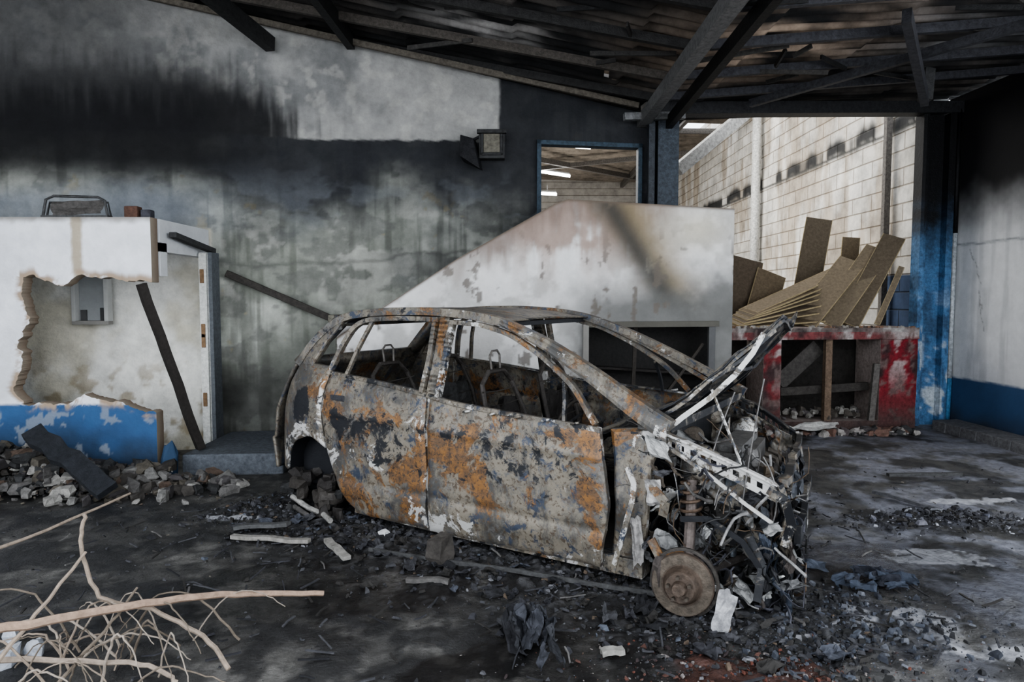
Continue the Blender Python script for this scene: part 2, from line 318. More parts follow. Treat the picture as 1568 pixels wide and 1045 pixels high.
# far room shell
def far_room():
    ys=np.arange(8.85,25,.05); zs=np.arange(-.02,6.4,.04); Y,Z=np.meshgrid(ys,zs,indexing='ij')
    n=fbm(Y*.8,Z*.8,5,41); d=fbm(Y*3,Z*.8,4,42); d2=fbm(Y*4,Z*.2,2,47)
    C=np.zeros(Y.shape+(3,))+np.array((.72,.70,.655)); C=mixc(C,(.42,.35,.27),ss(.43,.63,d)*.7)
    C=mixc(C,(.60,.60,.58),ss(1.9,1.3,Z))
    led=np.abs(Z-3.98-(d2-.5)*.25)
    C=mixc(C,(.04,.04,.04),ss(.22,.05,led)*ss(.36,.50,d2)); C=mixc(C,(.08,.08,.075),ss(.03,.015,np.abs(Z-3.9)))
    C=mixc(C,(.05,.08,.15),ss(1.95,1.9,Z)*ss(9.9,9.7,Y))
    b=MB(); b.grid(np.stack([np.full(Y.shape,5.30)+(d-.5)*.03,Y,Z],-1),C,flip=False)
    b.box(5.36,5.55,8.85,25,0,6.4,(.5,.5,.5)); b.obj('wall_far_right',M_BL)
    b=MB((.5,.48,.45)); b.box(-7.2,5.6,24.8,25,0,6.4); b.box(-7.4,-7.2,7,25,0,6.4); b.obj('wall_far_back',M_BL)
    b=MB(); C0=(.14,.12,.10)
    for i,(a,c) in enumerate(((9.1,10.6),(11.4,13.6),(14.3,16.6),(17.1,24.9))):
        ysr=np.arange(a,c,.04); xsr=np.linspace(-7.2,5.5,40); X,Y=np.meshgrid(xsr,ysr,indexing='ij')
        Z=5.9-.03*X+.03*np.cos(Y*2*math.pi/.24)
        b.grid(np.stack([X,Y,Z],-1),mixc(np.zeros(X.shape+(3,))+np.array(C0),(.32,.28,.23),fbm(X,Y,4,44)*.6))
    b.obj('ceiling_far',M_RF,solid=.01)
    b=MB((.14,.13,.12))
    for y in (10.9,13.9,16.8): b.beam((-7,y,5.75),(5.3,y,5.62),.08,.12)
    b.beam((-1,18,5.5),(5.2,24,5.6),.12,.14); b.beam((5,18.5,5.5),(-2,23,5.6),.1,.12)
    for x in (-1.5,3.9): b.beam((x,9,5.6),(x,24.6,5.6),.1,.16)
    b.obj('roof_truss',M_ST)
    for nm,p,q in (('a',(.82,21.3,5.50),(1.75,21.0,5.30)),('b',(.85,22.6,5.02),(1.45,22.5,4.98)),('c',(1.62,17.6,5.45),(2.0,17.6,5.42))):  # glowing bars with made-up fittings stand in for skylight strips
        e=empty('skylight_standin')
        b=MB(); b.beam(p,q,.16,.07); b.obj('tube',M_LT,e); b=MB((.5,.5,.5)); b.beam(Vector(p)+Vector((0,0,.06)),Vector(q)+Vector((0,0,.06)),.2,.04); b.beam(Vector(p).lerp(Vector(q),.5)+Vector((0,0,.08)),Vector(p).lerp(Vector(q),.5)+Vector((0,0,.28)),.02,.02); b.obj('standin_mount',M_ST,e)
    b=MB((.5,.5,.48)); b.tube([(5.15,14.6,0),(5.15,14.6,5.7)],.09,12,(.50,.50,.48)); b.obj('drain_pipe',M_ST,smooth=True)
    b=MB((.2,.2,.19)); b.beam((5.20,9.6,0),(5.20,9.6,5.5),.08,.08,col=(.12,.11,.10))
    b.beam((2.2,9.2,3.3),(3.9,10.0,4.7),.10,.16,col=(.30,.29,.27)); b.obj('roof_brace',M_ST)
far_room()
# ------------------------------------------------------------------ ceiling
def ceiling():
    b=MB()
    holes=[(1.13,7.08,.10,.06),(1.02,7.3,.02,.02),(-2.48,6.9,.05,.02),(.95,7.2,.02,.03),(1.10,7.0,.05,.05)]
    for x0,x1,flip in ((-7.3,1.65,0),(1.65,6.0,0)):
        xs=np.arange(x0,x1+.04,.05); ys=np.arange(1.5,9.0,.025); X,Y=np.meshgrid(xs,ys,indexing='ij'); X=np.minimum(X,x1-1e-4 if x1<2 else x1)
        row=np.floor(X/1.1); sag=(_h(row,np.floor(Y/.9),3)-.5)*.03
        Z=roofz(X)+.16+.032*np.cos(Y*2*math.pi/.17+row*.3)+sag-((X/1.1)%1)*.04
        n=fbm(X*1.2,Y*2,5,51); st=fbm(X*1.5,Y*9,4,52)
        C=np.zeros(X.shape+(3,))+np.array((.016,.016,.016))
        C=mixc(C,(.12,.105,.092),ss(.48,.70,n*.5+st*.5)*.6)
        C=mixc(C,(.46,.35,.26),np.clip(gauss(X,Y,2.5,6.4,1.0,.8)*1.3,0,1)*ss(.3,.6,st)*.9); C=mixc(C,(.42,.40,.38),gauss(X,Y,-.2,6.6,.6,.35)*.8*ss(.4,.6,st)); C=mixc(C,(.22,.22,.22),gauss(X,Y,4.2,6.2,1.0,.8)*.8*ss(.4,.6,st))  # brown-lit patch on the right is painted into the sheet colour
        m=np.ones(X.shape,bool)
        for hx,hy,a,c in holes: m&=~((np.abs(X-hx+(n-.5)*.2)<a)&(np.abs(Y-hy+(st-.5)*.1)<c))
        b.grid(np.stack([X,Y,Z],-1),C,mask=m)
    b.obj('ceiling',M_RF,smooth=True)
    b=MB((.045,.042,.04))
    for y in (3.0,4.2,5.2,6.0,6.8,7.5):
        j=random.uniform(-.03,.03)
        b.beam((-7,y+j,float(roofz(-7))+.06),(1.6,y+j,float(roofz(1.6))+.06),.05,.08,col=(.028,.027,.026) if y!=6.8 else (.08,.07,.06))
        b.beam((1.7,y,float(roofz(1.7))+.06),(5.6,y,float(roofz(5.6))+.06),.05,.08,col=(.05,.05,.056))
    b.beam((-7,7.0-.3,float(roofz(-7))),(1.4,7.7,float(roofz(1.4))),.04,.06,col=(.12,.105,.085))
    for x in (-4.6,-1.9): b.beam((x,2,float(roofz(x))-.05),(x+.2,backY(x)-.05,float(roofz(x))-.02),.08,.16,col=(.02,.02,.02))
    b.beam((-2.8,6.0,4.35),(-2.5,7.25,4.22),.1,.14,col=(.03,.03,.03))
    b.beam((1.58,2,3.72),(1.5,8.0,3.62),.12,.13,col=(.14,.138,.135)); b.beam((1.80,2,3.74),(1.78,8.0,3.58),.07,.13,col=(.012,.012,.012))
    b.beam((3.15,5.6,3.85),(4.15,7.0,3.58),.07,.12,col=(.05,.05,.055)); b.beam((4.15,7.0,3.58),(4.2,7.05,3.9),.1,.1,col=(.05,.05,.05))
    b.beam((4.9,5.0,3.9),(2.6,7.6,3.72),.06,.08,col=(.05,.05,.055))
    for i in range(24):
        x=random.uniform(-2,4.5);y=random.uniform(5,7.3);z=float(roofz(x))
        b.beam((x,y,z+.05),(x+random.uniform(-.8,.8),y+random.uniform(-.3,.3),z-random.uniform(-.06,.06)),.02,.04,col=random.choice([(.03,.028,.026),(.02,.02,.02),(.05,.047,.043)]))
    b.obj('roof_beams',M_ST)
ceiling()
b=MB(); b.box(-7.4,-7.2,2.2,6.9,0,5.2,(.12,.12,.12)); b.obj('wall_left',M_PL)
b=MB((.03,.03,.033))
b.beam((1.5,backY(1.5)-.08,3.74),(5.5,backY(5.5)-.08,3.93),.2,.14,col=(.03,.03,.032)); b.obj('portal_beam',M_ST,bevel=.005)
def column_blue():
    b=MB(); zs=np.linspace(0,3.85,140); 
    prof=[(5.03,8.66),(5.03,8.48),(5.06,8.46),(5.09,8.46),(5.10,8.56),(5.33,8.56),(5.34,8.46),(5.42,8.46),(5.42,8.66)]; np_=len(prof)-1
    P=np.array([[(x,y,z) for z in zs] for x,y in prof]); 
    P=np.array([[P[min(i//5,np_-1)][j]*(1-(i%5)/5)+P[min(i//5+1,np_)][j]*((i%5)/5) for j in range(len(zs))] for i in range(np_*5+1)])
    X=P[...,0]; Z=P[...,2]; n=fbm(X*9,Z*5,5,61); C=np.zeros(X.shape+(3,))+np.array((.075,.17,.31))
    C=mixc(C,(.5,.54,.56),ss(.56,.60,n)*.85*ss(2.1,.4,Z)); C=mixc(C,(.03,.05,.085),ss(.46,.36,n)*.6); C=mixc(C,BLK,ss(1.9,2.8,Z+(n-.5)*.8))
    b.grid(P,C,flip=True); b.obj('steel_column',M_ST,smooth=False)
    b=MB(); b.tube([(5.46,8.5,0),(5.47,8.5,.6)],.035,10,(.06,.18,.33)); b.tube([(5.47,8.5,.6),(5.47,8.5,1.3),(5.47,8.5,2.4)],.03,10,(.45,.48,.50)); b.tube([(5.47,8.5,2.4),(5.47,8.5,3.9)],.03,10,BLK); b.obj('conduit_pipe',M_ST,smooth=True)
column_blue()
b=MB((.04,.045,.052))
b.beam((1.58,backY(1.6)-.14,0),(1.58,backY(1.6)-.14,3.6),.07,.10); b.beam((1.25,backY(1.3)-.2,3.62),(1.95,backY(1.9)-.2,3.66),.08,.08,col=(.2,.2,.2))
b.beam((1.78,backY(1.8)-.10,0),(1.78,backY(1.8)-.10,3.66),.24,.12,col=(.05,.06,.072)); b.obj('steel_post',M_ST,bevel=.004)
e=empty('wall_lamp_box',(-.06,0,.10))
b=MB((.05,.05,.05)); x=-.30; y=backY(x)-.02
b.box(x,x+.28,y-.14,y,3.02,3.30,(.04,.04,.04)); b.box(x-.02,x+.30,y-.19,y-.13,3.28,3.32,(.03,.03,.03))
b.box(x+.03,x+.25,y-.165,y-.14,3.05,3.08,(.03,.03,.03)); b.box(x+.02,x+.05,y-.165,y-.14,3.06,3.28,(.03,.03,.03)); b.box(x+.23,x+.26,y-.165,y-.14,3.06,3.28,(.03,.03,.03))
b.box(x+.05,x+.23,y-.155,y-.14,3.08,3.28,(.13,.12,.095)); b.obj('housing',M_ST,e,bevel=.005)
b=MB((.02,.02,.022)); b.hexa([(-.50,y-.28,3.02),(-.28,y-.26,2.88),(-.26,y-.04,2.9),(-.48,y-.04,3.0),(-.50,y-.2,3.26),(-.36,y-.2,3.22),(-.34,y-.04,3.24),(-.48,y-.04,3.28)]); b.beam((-.4,y-.05,3.22),(-.28,y-.05,3.28),.03,.03); b.obj('shade',M_ST,e,bevel=.01)
b=MB((.04,.035,.03)); b.beam((-3.0,backY(-3)-.06,1.86),(-1.9,backY(-1.9)-.08,1.36),.05,.07); b.box(-1.95,-1.72,backY(-1.8)-.22,backY(-1.8)-.03,1.28,1.42,(.16,.15,.12)); b.beam((-1.84,backY(-1.8)-.12,0),(-1.84,backY(-1.8)-.12,1.3),.1,.1,col=(.12,.12,.1)); b.obj('hand_rail',M_ST,bevel=.005)
b=MB((.10,.11,.125)); b.hexa([(-3.0,6.12,-.02),(-2.1,6.18,-.02),(-2.1,7.36,-.02),(-3.0,7.2,-.02),(-3.0,6.12,.18),(-2.1,6.18,.18),(-2.1,7.36,.18),(-3.0,7.2,.18)]); b.obj('concrete_step',M_RB,bevel=.015)
# ------------------------------------------------------------------ white sloping partition
def partition():
    def topz(x): return np.interp(x,[-1.75,-1.31,-.56,.45,.58,2.42],[1.2,1.5,2.0,2.58,2.63,2.57])
    b=MB(); th=.11
    def colr(X,Z):
        n=fbm(X*1.6,Z*1.6,5,71); nf=fbm(X*8,Z*8,4,72); dr=fbm(X*9,Z*1.1,4,73); n2=fbm(X*3.5,Z*3.5,5,74)
        C=np.zeros(X.shape+(3,))+np.array((.74,.73,.715)); C=mixc(C,(.48,.47,.45),ss(.42,.60,n2)*.8)
        e=topz(X)-Z
        C=mixc(C,(.34,.24,.19),np.clip(gauss(X,Z,.60,2.40,.85,.45)*1.5,0,1)*ss(.34,.50,n2*.4+dr*.6)*.8)
        C=mixc(C,(.22,.165,.135),ss(.34,.0,e+(dr-.5)*.6)*ss(-1.1,.0,X)*ss(2.2,1.3,X)*.85)
        ax=X-1.08-(2.55-Z)*.66
        C=mixc(C,(.30,.23,.13),np.exp(-((ax-.10)/.28)**2)*ss(1.4,1.8,Z)*.85)
        C=mixc(C,(.055,.052,.046),np.exp(-((ax+.04)/.20)**2)*ss(.05,.35,n2)*.92*ss(1.2,1.7,Z+(n-.5)*.4))
        C=mixc(C,(.10,.10,.092),ss(1.90,1.40,Z+(n2-.5)*.6-.14*(X-1))*ss(.1,1.1,X)*.88)
        C=mixc(C,(.66,.60,.44),np.clip(gauss(X,Z,2.0,2.35,.35,.25),0,1)*.5)
        C=mixc(C,(.14,.12,.10),ss(.62,.67,nf*.5+dr*.5)*ss(2.5,1.9,Z)*.8)
        C=mixc(C,(.14,.11,.085),np.exp(-(e/.022)**2)*.95)
        C=mixc(C,(.3,.25,.2),ss(.9,.3,Z)*.6)
        return C
    def piece(x0,x1,zb,ends=(1,1)):
        xs=np.linspace(x0,x1,max(3,int((x1-x0)/.018))); X,T=np.meshgrid(xs,np.linspace(0,1,130),indexing='ij'); zt=topz(X) if zb!=-1 else 1.32; zb_=0 if zb==-1 else zb; Z=zb_+(zt-zb_)*T
        C=colr(X,Z); b.grid(np.stack([X,7.1+.165*X+0*Z,Z],-1),C); b.grid(np.stack([X,7.1+.165*X+th,Z],-1),C*.8,flip=True)
        for jj in (0,-1):
            P=np.stack([np.stack([X[:,jj],7.1+.165*X[:,jj],Z[:,jj]],-1),np.stack([X[:,jj],7.1+.165*X[:,jj]+th,Z[:,jj]],-1)],1); b.grid(P,np.stack([C[:,jj]]*2,1)*.8,flip=(jj==0))
        for ii,on in ((0,ends[0]),(-1,ends[1])):
            if not on: continue
            P=np.stack([np.stack([X[ii],7.1+.165*X[ii],Z[ii]],-1),np.stack([X[ii],7.1+.165*X[ii]+th,Z[ii]],-1)],1); b.grid(P,np.stack([C[ii]]*2,1),flip=(ii!=0))
    piece(-1.75,2.42,1.32); piece(-1.75,.8,-1); piece(2.22,2.42,-1)
    b.beam((.78,7.1+.165*.78-.02,0),(.78,7.1+.165*.78-.02,1.32),.06,.06,col=(.25,.24,.22)); b.beam((.75,7.1+.165*.8-.02,1.32),(2.25,7.1+.165*2.2-.02,1.32),.05,.06,col=(.10,.095,.08))
    b.beam((2.18,7.45,0),(2.18,7.45,1.3),.07,.06,col=(.1,.1,.1))
    b.obj('partition_wall',M_WH)
    b=MB((.02,.019,.018)); b.hexa([(.75,7.62,0),(2.45,7.92,0),(2.45,7.95,0),(.75,7.65,0),(.75,7.62,1.5),(2.45,7.92,1.5),(2.45,7.95,1.5),(.75,7.65,1.5)])  # dark board added behind the opening to make its interior look shaded
    for i in range(3): z=.2+.32*i; b.beam((.9,7.52,z),(2.3,7.76,z-.03-.04*i),.16,.025,col=(.025,.022,.02))
    b.beam((1.3,7.40,0),(1.35,7.44,1.3),.04,.03,col=(.04,.035,.03)); b.beam((1.5,7.42,.3),(2.1,7.5,1.1),.03,.03,col=(.04,.035,.03))
    b.obj('shelf_and_dark_backing',M_WD)
partition()
# ------------------------------------------------------------------ alcove on the left
def alcove():
    b=MB(); Y0=6.05; TH=.12
    zbf=lambda x: .67+(fbm(x*5,x*0,6,85)-.5)*.20*ss(-4.5,-4.2,x)-.14*ss(-3.55,-3.17,x)
    ztf=lambda x: 1.76+((fbm(x*5,x*0,6,84)-.5)*.20+.06*ss(-3.9,-4.3,x))*ss(-4.5,-4.25,x)
    xef=lambda z: -4.34+(fbm(z*5,z*0,6,83)-.5)*.30+.06*np.sin(z*4+1)
    def colr(X,Z,d):
        n=fbm(X*2,Z*2,5,81); nf=fbm(X*8,Z*8,4,82)
        C=np.zeros(X.shape+(3,))+np.array((.76,.77,.80)); C=mixc(C,(.58,.59,.61),ss(.45,.65,n)*.6)
        C=mixc(C,(.36,.30,.21),ss(.06,.03,np.abs(X+3.83+(nf-.5)*.05))*ss(1.6,1.8,Z)*.9)
        C=mixc(C,(.16,.14,.11),ss(.06,.0,2.31-Z+(nf-.5)*.06)*(Z>2.1)*.8)
        C=mixc(C,(.036,.095,.21),ss(.66,.64,Z+(nf-.5)*.015)); C=mixc(C,(.022,.03,.045),ss(.55,.05,Z+(n-.5)*.6)*.9)
        C=mixc(C,(.30,.32,.34),ss(.63,.66,nf)*ss(.66,.6,Z)*.5)
        C=mixc(C,(.34,.26,.19),ss(.05+.05*nf,.02,d)*ss(.40,.5,nf))
        return C
    def sheet(Pf,Cf,rimidx):
        b.grid(Pf,Cf); B=Pf.copy(); B[...,1]+=TH; b.grid(B,Cf*.8,flip=True)
        for sl in rimidx: b.grid(np.stack([Pf[sl],B[sl]],1),np.stack([Cf[sl]*0+np.array((.34,.29,.23)),Cf[sl]*0+np.array((.20,.15,.11))],1))
    xs=np.linspace(-7.19,-3.18,260); T=np.linspace(0,1,40)
    X,TT=np.meshgrid(xs,T,indexing='ij'); zb=zbf(X); Z=-.02+(zb+.02)*TT; rel=(fbm(X*6,Z*6,3,86)-.5)*.015
    sheet(np.stack([X,Y0+rel,Z],-1),colr(X,Z,np.where(X>-4.35,zb-Z,9)),[(slice(None),-1),(-1,slice(None))])
    zt=ztf(X); Z=zt+(2.31-zt)*TT
    sheet(np.stack([X,Y0+0*Z,Z],-1),colr(X,Z,np.where(X>-4.35,Z-zt,9)),[(slice(None),0),(-1,slice(None)),(slice(None),-1)])
    zs=np.linspace(.66,1.80,140); S=np.linspace(0,1,120); SS,Z=np.meshgrid(S,zs,indexing='ij'); xe=xef(Z); X=-7.19+(xe+7.19)*SS
    sheet(np.stack([X,Y0+0*Z+.001,Z],-1),colr(X,Z,xe-X),[(-1,slice(None))])
    b.obj('wall_alcove',M_WH)
    b=MB((.46,.46,.44)); yb=backY(-4.35)
    b.box(-4.46,-4.42,yb-.12,yb-.03,1.36,2.2); b.box(-4.13,-4.09,yb-.12,yb-.03,1.36,2.2); b.box(-4.46,-4.09,yb-.12,yb-.03,1.33,1.37,(.25,.24,.22)); b.box(-4.42,-4.13,yb-.05,yb-.035,1.37,2.2,(.30,.31,.31)); b.box(-4.40,-4.34,yb-.07,yb-.04,1.37,1.48,(.08,.08,.08)); b.box(-4.20,-4.13,yb-.07,yb-.04,1.37,1.5,(.06,.06,.06)); b.obj('wall_niche_box',M_WH,bevel=.004)
    b=MB((.66,.67,.68)); b.box(-3.30,-3.175,6.2,7.20,2.02,2.31); b.box(-3.30,-3.175,6.2,6.32,1.80,2.1); b.obj('wall_alcove_side',M_WH)
    b=MB((.62,.62,.6)); b.box(-3.16,-3.06,6.93,7.05,0,2.06); b.box(-3.06,-3.02,6.9,7.08,0,2.06,(.12,.13,.14)); b.box(-3.155,-3.08,6.90,6.93,0,2.05,(.68,.68,.64))
    for z in (.5,1.1,1.2,1.75): b.box(-3.14,-3.10,6.885,6.9,z,z+.14,(.22,.14,.08))
    b.beam((-3.06,7.03,2.08),(-3.11,6.3,2.18),.07,.05,col=(.05,.05,.05))
    b.obj('door_1',M_WD,bevel=.005)
    b=MB((.03,.026,.023)); b.beam((-3.25,6.0,1.72),(-2.92,6.32,.20),.085,.07,n=10,jit=.006); b.obj('charred_post',M_WD)
    b=MB((.06,.06,.06)); 
    b.tube([(-4.15,6.1,2.33),(-4.12,6.1,2.47),(-4.05,6.1,2.50),(-3.66,6.1,2.49),(-3.60,6.1,2.46),(-3.58,6.1,2.33)],.012,8); b.tube([(-4.15,6.15,2.33),(-4.12,6.15,2.45),(-3.6,6.15,2.45),(-3.58,6.15,2.33)],.010,8); b.beam((-4.16,6.12,2.32),(-3.57,6.12,2.32),.08,.02); b.crumple((-3.86,6.12,2.40),(.45,0,.02),(0,.02,.13),.01,(.07,.065,.06))
    b.obj('metal_basket',M_ST)
    b=MB((.25,.11,.06)); b.box(-3.42,-3.30,6.07,6.16,2.31,2.41,(.10,.055,.04)); b.box(-3.28,-3.19,6.08,6.16,2.31,2.38,(.05,.05,.06)); b.obj('clay_brick',M_RB,bevel=.01)
    b=MB((.02,.06,.13)); b.rock((-3.05,6.00,.15),.20,.13,.34,(.03,.06,.11),.25); b.obj('wall_stub',M_WH,bevel=.01)
alcove()
# ------------------------------------------------------------------ red counter
def counter():
    e=empty('masonry_counter')
    y0=lambda x: 8.12+.10*(x-2.6)
    def slab(b,x0,x1,z0,z1,d=.35,front=0,col=None):
        nx=max(2,int((x1-x0)/.025)); nz=max(2,int((z1-z0)/.025)); X,Z=np.meshgrid(np.linspace(x0,x1,nx),np.linspace(z0,z1,nz),indexing='ij')
        n=fbm(X*4,Z*4,5,91); n2=fbm(X*9,Z*9,4,92)
        C=np.zeros(X.shape+(3,))+np.array(col or (.15,.024,.027))
        C=mixc(C,(.42,.40,.38),ss(.61,.65,n)*.7*ss(.3,.9,Z)); C=mixc(C,(.035,.025,.025),ss(.54,.34,n)*.92); C=mixc(C,(.15,.11,.10),ss(.57,.62,n2)*.8); C=mixc(C,(.07,.05,.045),ss(.55,0,Z)*.88)
        b.grid(np.stack([X,y0(X)+front+(n-.5)*.03,Z],-1),C)
        b.hexa([(x0,y0(x0)+front+.016,z0),(x1,y0(x1)+front+.016,z0),(x1,y0(x1)+d,z0),(x0,y0(x0)+d,z0),(x0,y0(x0)+front+.016,z1-.003),(x1,y0(x1)+front+.016,z1-.003),(x1,y0(x1)+d,z1-.003),(x0,y0(x0)+d,z1-.003)],(.3,.25,.23))
    b=MB(); slab(b,2.5,4.98,1.10,1.19,.62,-.03,(.17,.05,.05)); slab(b,2.5,4.98,1.19,1.24,.62,-.03,(.12,.10,.09)); b.obj('top_slab',M_RB,e)
    b=MB(); slab(b,3.02,3.24,0,1.1,.6); slab(b,4.50,4.98,0,1.1,.6,0,(.19,.016,.024)); slab(b,2.5,2.6,0,1.1,.6); b.obj('piers',M_RB,e)
    b=MB(); slab(b,3.24,4.5,0,.10,.6,0,(.12,.06,.05)); b.beam((3.86,8.32,.1),(3.86,8.32,1.1),.08,.08,col=(.14,.10,.07)); b.beam((4.4,8.3,.1),(4.45,8.3,.8),.07,.05,col=(.12,.11,.10))
    b.hexa([(2.5,8.76,0),(5.0,9.0,0),(5.0,9.06,0),(2.5,8.82,0),(2.5,8.76,1.1),(5.0,9.0,1.1),(5.0,9.06,1.1),(2.5,8.82,1.1)],(.03,.027,.024))
    b.beam((3.3,8.4,.55),(3.8,8.45,1.0),.02,.2,col=(.06,.055,.05)); b.beam((3.3,8.35,.45),(4.45,8.5,.5),.04,.1,col=(.05,.045,.04))
    b.obj('back_and_shelf',M_RB,e)
    b=MB()
    for i in range(200):
        x=random.uniform(2.7,4.8); s=random.random()**2*.13+.02; b.rock((x,y0(x)-.16+random.uniform(-.24,.05),s*.2),s*1.5,s,s*.5,random.choice([(.30,.28,.26),(.12,.1,.1),(.15,.09,.07),(.10,.09,.09),(.05,.05,.05)]),.5)
    b.crumple((3.5,7.9,.10),(.6,.05,0),(.05,.2,.03),.04,(.42,.41,.39),9)
    b.obj('counter_rubble',M_RB)
    b=MB()
    for i in range(50):
        x=random.uniform(3.3,4.4); s=random.uniform(.04,.12); b.rock((x,y0(x)+random.uniform(.05,.4),.10+s*.3+random.uniform(0,.08)),s*1.3,s,s*.6,random.choice([(.22,.21,.19),(.10,.09,.09),(.08,.07,.06)]))
    for i in range(60):
        x=random.uniform(2.6,4.95); s=random.uniform(.02,.07); b.rock((x,y0(x)+random.uniform(.0,.06),1.245),s*1.5,s,s*.6,random.choice([(.2,.12,.08),(.3,.28,.25),(.1,.08,.07)]))
    b.obj('loose_rubble',M_RB,e)
    b=MB(); K=[(.15,.115,.075),(.20,.16,.11),(.11,.085,.06),(.18,.145,.10),(.125,.10,.07)]; ED=(.36,.29,.17)
    def sheet(p0,p1,w,up,c):
        p0=Vector(p0);p1=Vector(p1); d=(p1-p0).normalized(); a=d.cross(Vector(up)).normalized(); q=a.cross(d)
        b.beam(p0,p1,w,.014,up,c,n=4,jit=.003)
        for sg in (-1,1): b.beam(p0+a*sg*(w/2+.003),p1+a*sg*(w/2+.003),.007,.018,up,ED)
        b.beam(p0-d*.003,p0+d*.004,w,.018,up,ED)
    for i in range(7):
        sheet((2.70+.06*i,8.50+.045*i,1.262+.030*i),(3.95+.13*i,8.80+.10*i,1.34+.125*i),.26+.02*(i%3),(-.10,-.30,1),K[i%5])
    sheet((3.7,8.72,1.27),(4.50,9.05,2.10),.34,(-.5,-.75,.5),K[1]); sheet((4.0,8.68,1.27),(4.80,8.98,2.25),.32,(-.45,-.8,.55),K[3]); sheet((4.25,8.64,1.27),(4.96,8.92,2.40),.26,(-.45,-.9,.4),K[4]); sheet((4.6,8.60,1.27),(5.0,8.80,2.0),.06,(-.4,-.9,.3),K[1])
    sheet((4.05,9.6,1.2),(4.35,9.75,2.72),.34,(-.2,-1,.1),K[4]); sheet((4.62,9.5,1.2),(4.76,9.65,2.45),.22,(-.2,-1,.1),K[0])
    sheet((3.0,9.3,1.2),(3.25,9.55,2.15),.5,(0.1,-1,.3),K[2]); sheet((3.3,9.2,1.2),(3.6,9.5,1.95),.4,(0.1,-1,.3),K[0])
    b.box(2.7,5.1,9.15,10.6,0,1.2,(.12,.10,.08))
    b.obj('stacked_boards',M_WD)
counter()
# ------------------------------------------------------------------ CAR
W=1.72
car=empty('burnt_car',(-1.33,4.88,0),-math.radians(32.5))
def inset(u,w):
    w=np.asarray(w,float);u=np.asarray(u,float)
    r=.02+.10*np.clip(.28-w,0,1)**1.0*1.2+.035*np.clip((w-.6)/.35,0,1)**2+np.clip(w-.95,0,9)*.34
    r=r+np.clip((-.32-u)/.33,0,2)**2*.12+np.clip(u-2.3,0,2)**2*.25
    return r
def m3(u,w,off=0,side=0):
    i=inset(u,w)+off; i=W-i if side else i; return (float(u),float(i),float(w))
def res(pts,n):
    P=np.array(pts,float); d=np.r_[0,np.cumsum(np.hypot(*(P[1:]-P[:-1]).T))]; t=np.linspace(0,d[-1],n)
    return np.stack([np.interp(t,d,P[:,0]),np.interp(t,d,P[:,1])],-1)
def smoothline(P,k=3):
    for _ in range(k):
        Q=P.copy(); Q[1:-1]=(P[:-2]+2*P[1:-1]+P[2:])/4; P=Q
    return P
def bias(u,w,sd=1):
    r=.425+.12*gauss(u,w,1.22,.60,.30,.26)+.12*gauss(u,w,.25,.78,.5,.16)+.18*gauss(u,w,.28,.17,.26,.14)+.14*gauss(u,w,2.1,.5,.09,.4)+.14*gauss(u,w,.84,.3,.08,.4)+.14*gauss(u,w,-.2,.95,.2,.15)+.09*gauss(u,w,1.8,.40,.4,.14)-.10*gauss(u,w,1.2,.16,.6,.12)+.10*gauss(u,w,2.0,.80,.3,.12)+.08*gauss(u,w,.55,.45,.2,.12)
    g=.365+.17*gauss(u,w,1.10,.14,.5,.10)+.09*gauss(u,w,.85,.2,.10,.5)+.17*gauss(u,w,-.35,.6,.2,.25)+.20*gauss(u,w,-.13,.75,.045,.4)+.12*gauss(u,w,.1,.42,.3,.12)+.14*gauss(u,w,.75,.82,.2,.12)+.12*gauss(u,w,-.55,.3,.2,.2)+.10*gauss(u,w,2.1,.15,.2,.15)+.20*gauss(u,w,2.45,.85,.2,.12)+.10*gauss(u,w,.5,.5,.3,.1)
    d=.44+.12*gauss(u,w,.5,.62,.35,.18)+.08*gauss(u,w,1.7,.70,.5,.2)+.12*gauss(u,w,.1,.7,.3,.1)-.1*gauss(u,w,1.2,.15,.8,.12)+.6*gauss(u,w,-.33,.83,.08,.09)  # last term paints the shaded tail-lamp hollow as a dark spot
    return np.stack([r,g,d],-1)
def coons(bot,top,left,right,nu,nv):
    B=smoothline(res(bot,nu));T=smoothline(res(top,nu));Lf=smoothline(res(left,nv));R=smoothline(res(right,nv))
    s=np.linspace(0,1,nu)[:,None,None]; t=np.linspace(0,1,nv)[None,:,None]
    P=(1-t)*B[:,None]+t*T[:,None]+(1-s)*Lf[None]+s*R[None]-((1-s)*(1-t)*B[0]+s*(1-t)*B[-1]+(1-s)*t*T[0]+s*t*T[-1])
    return P
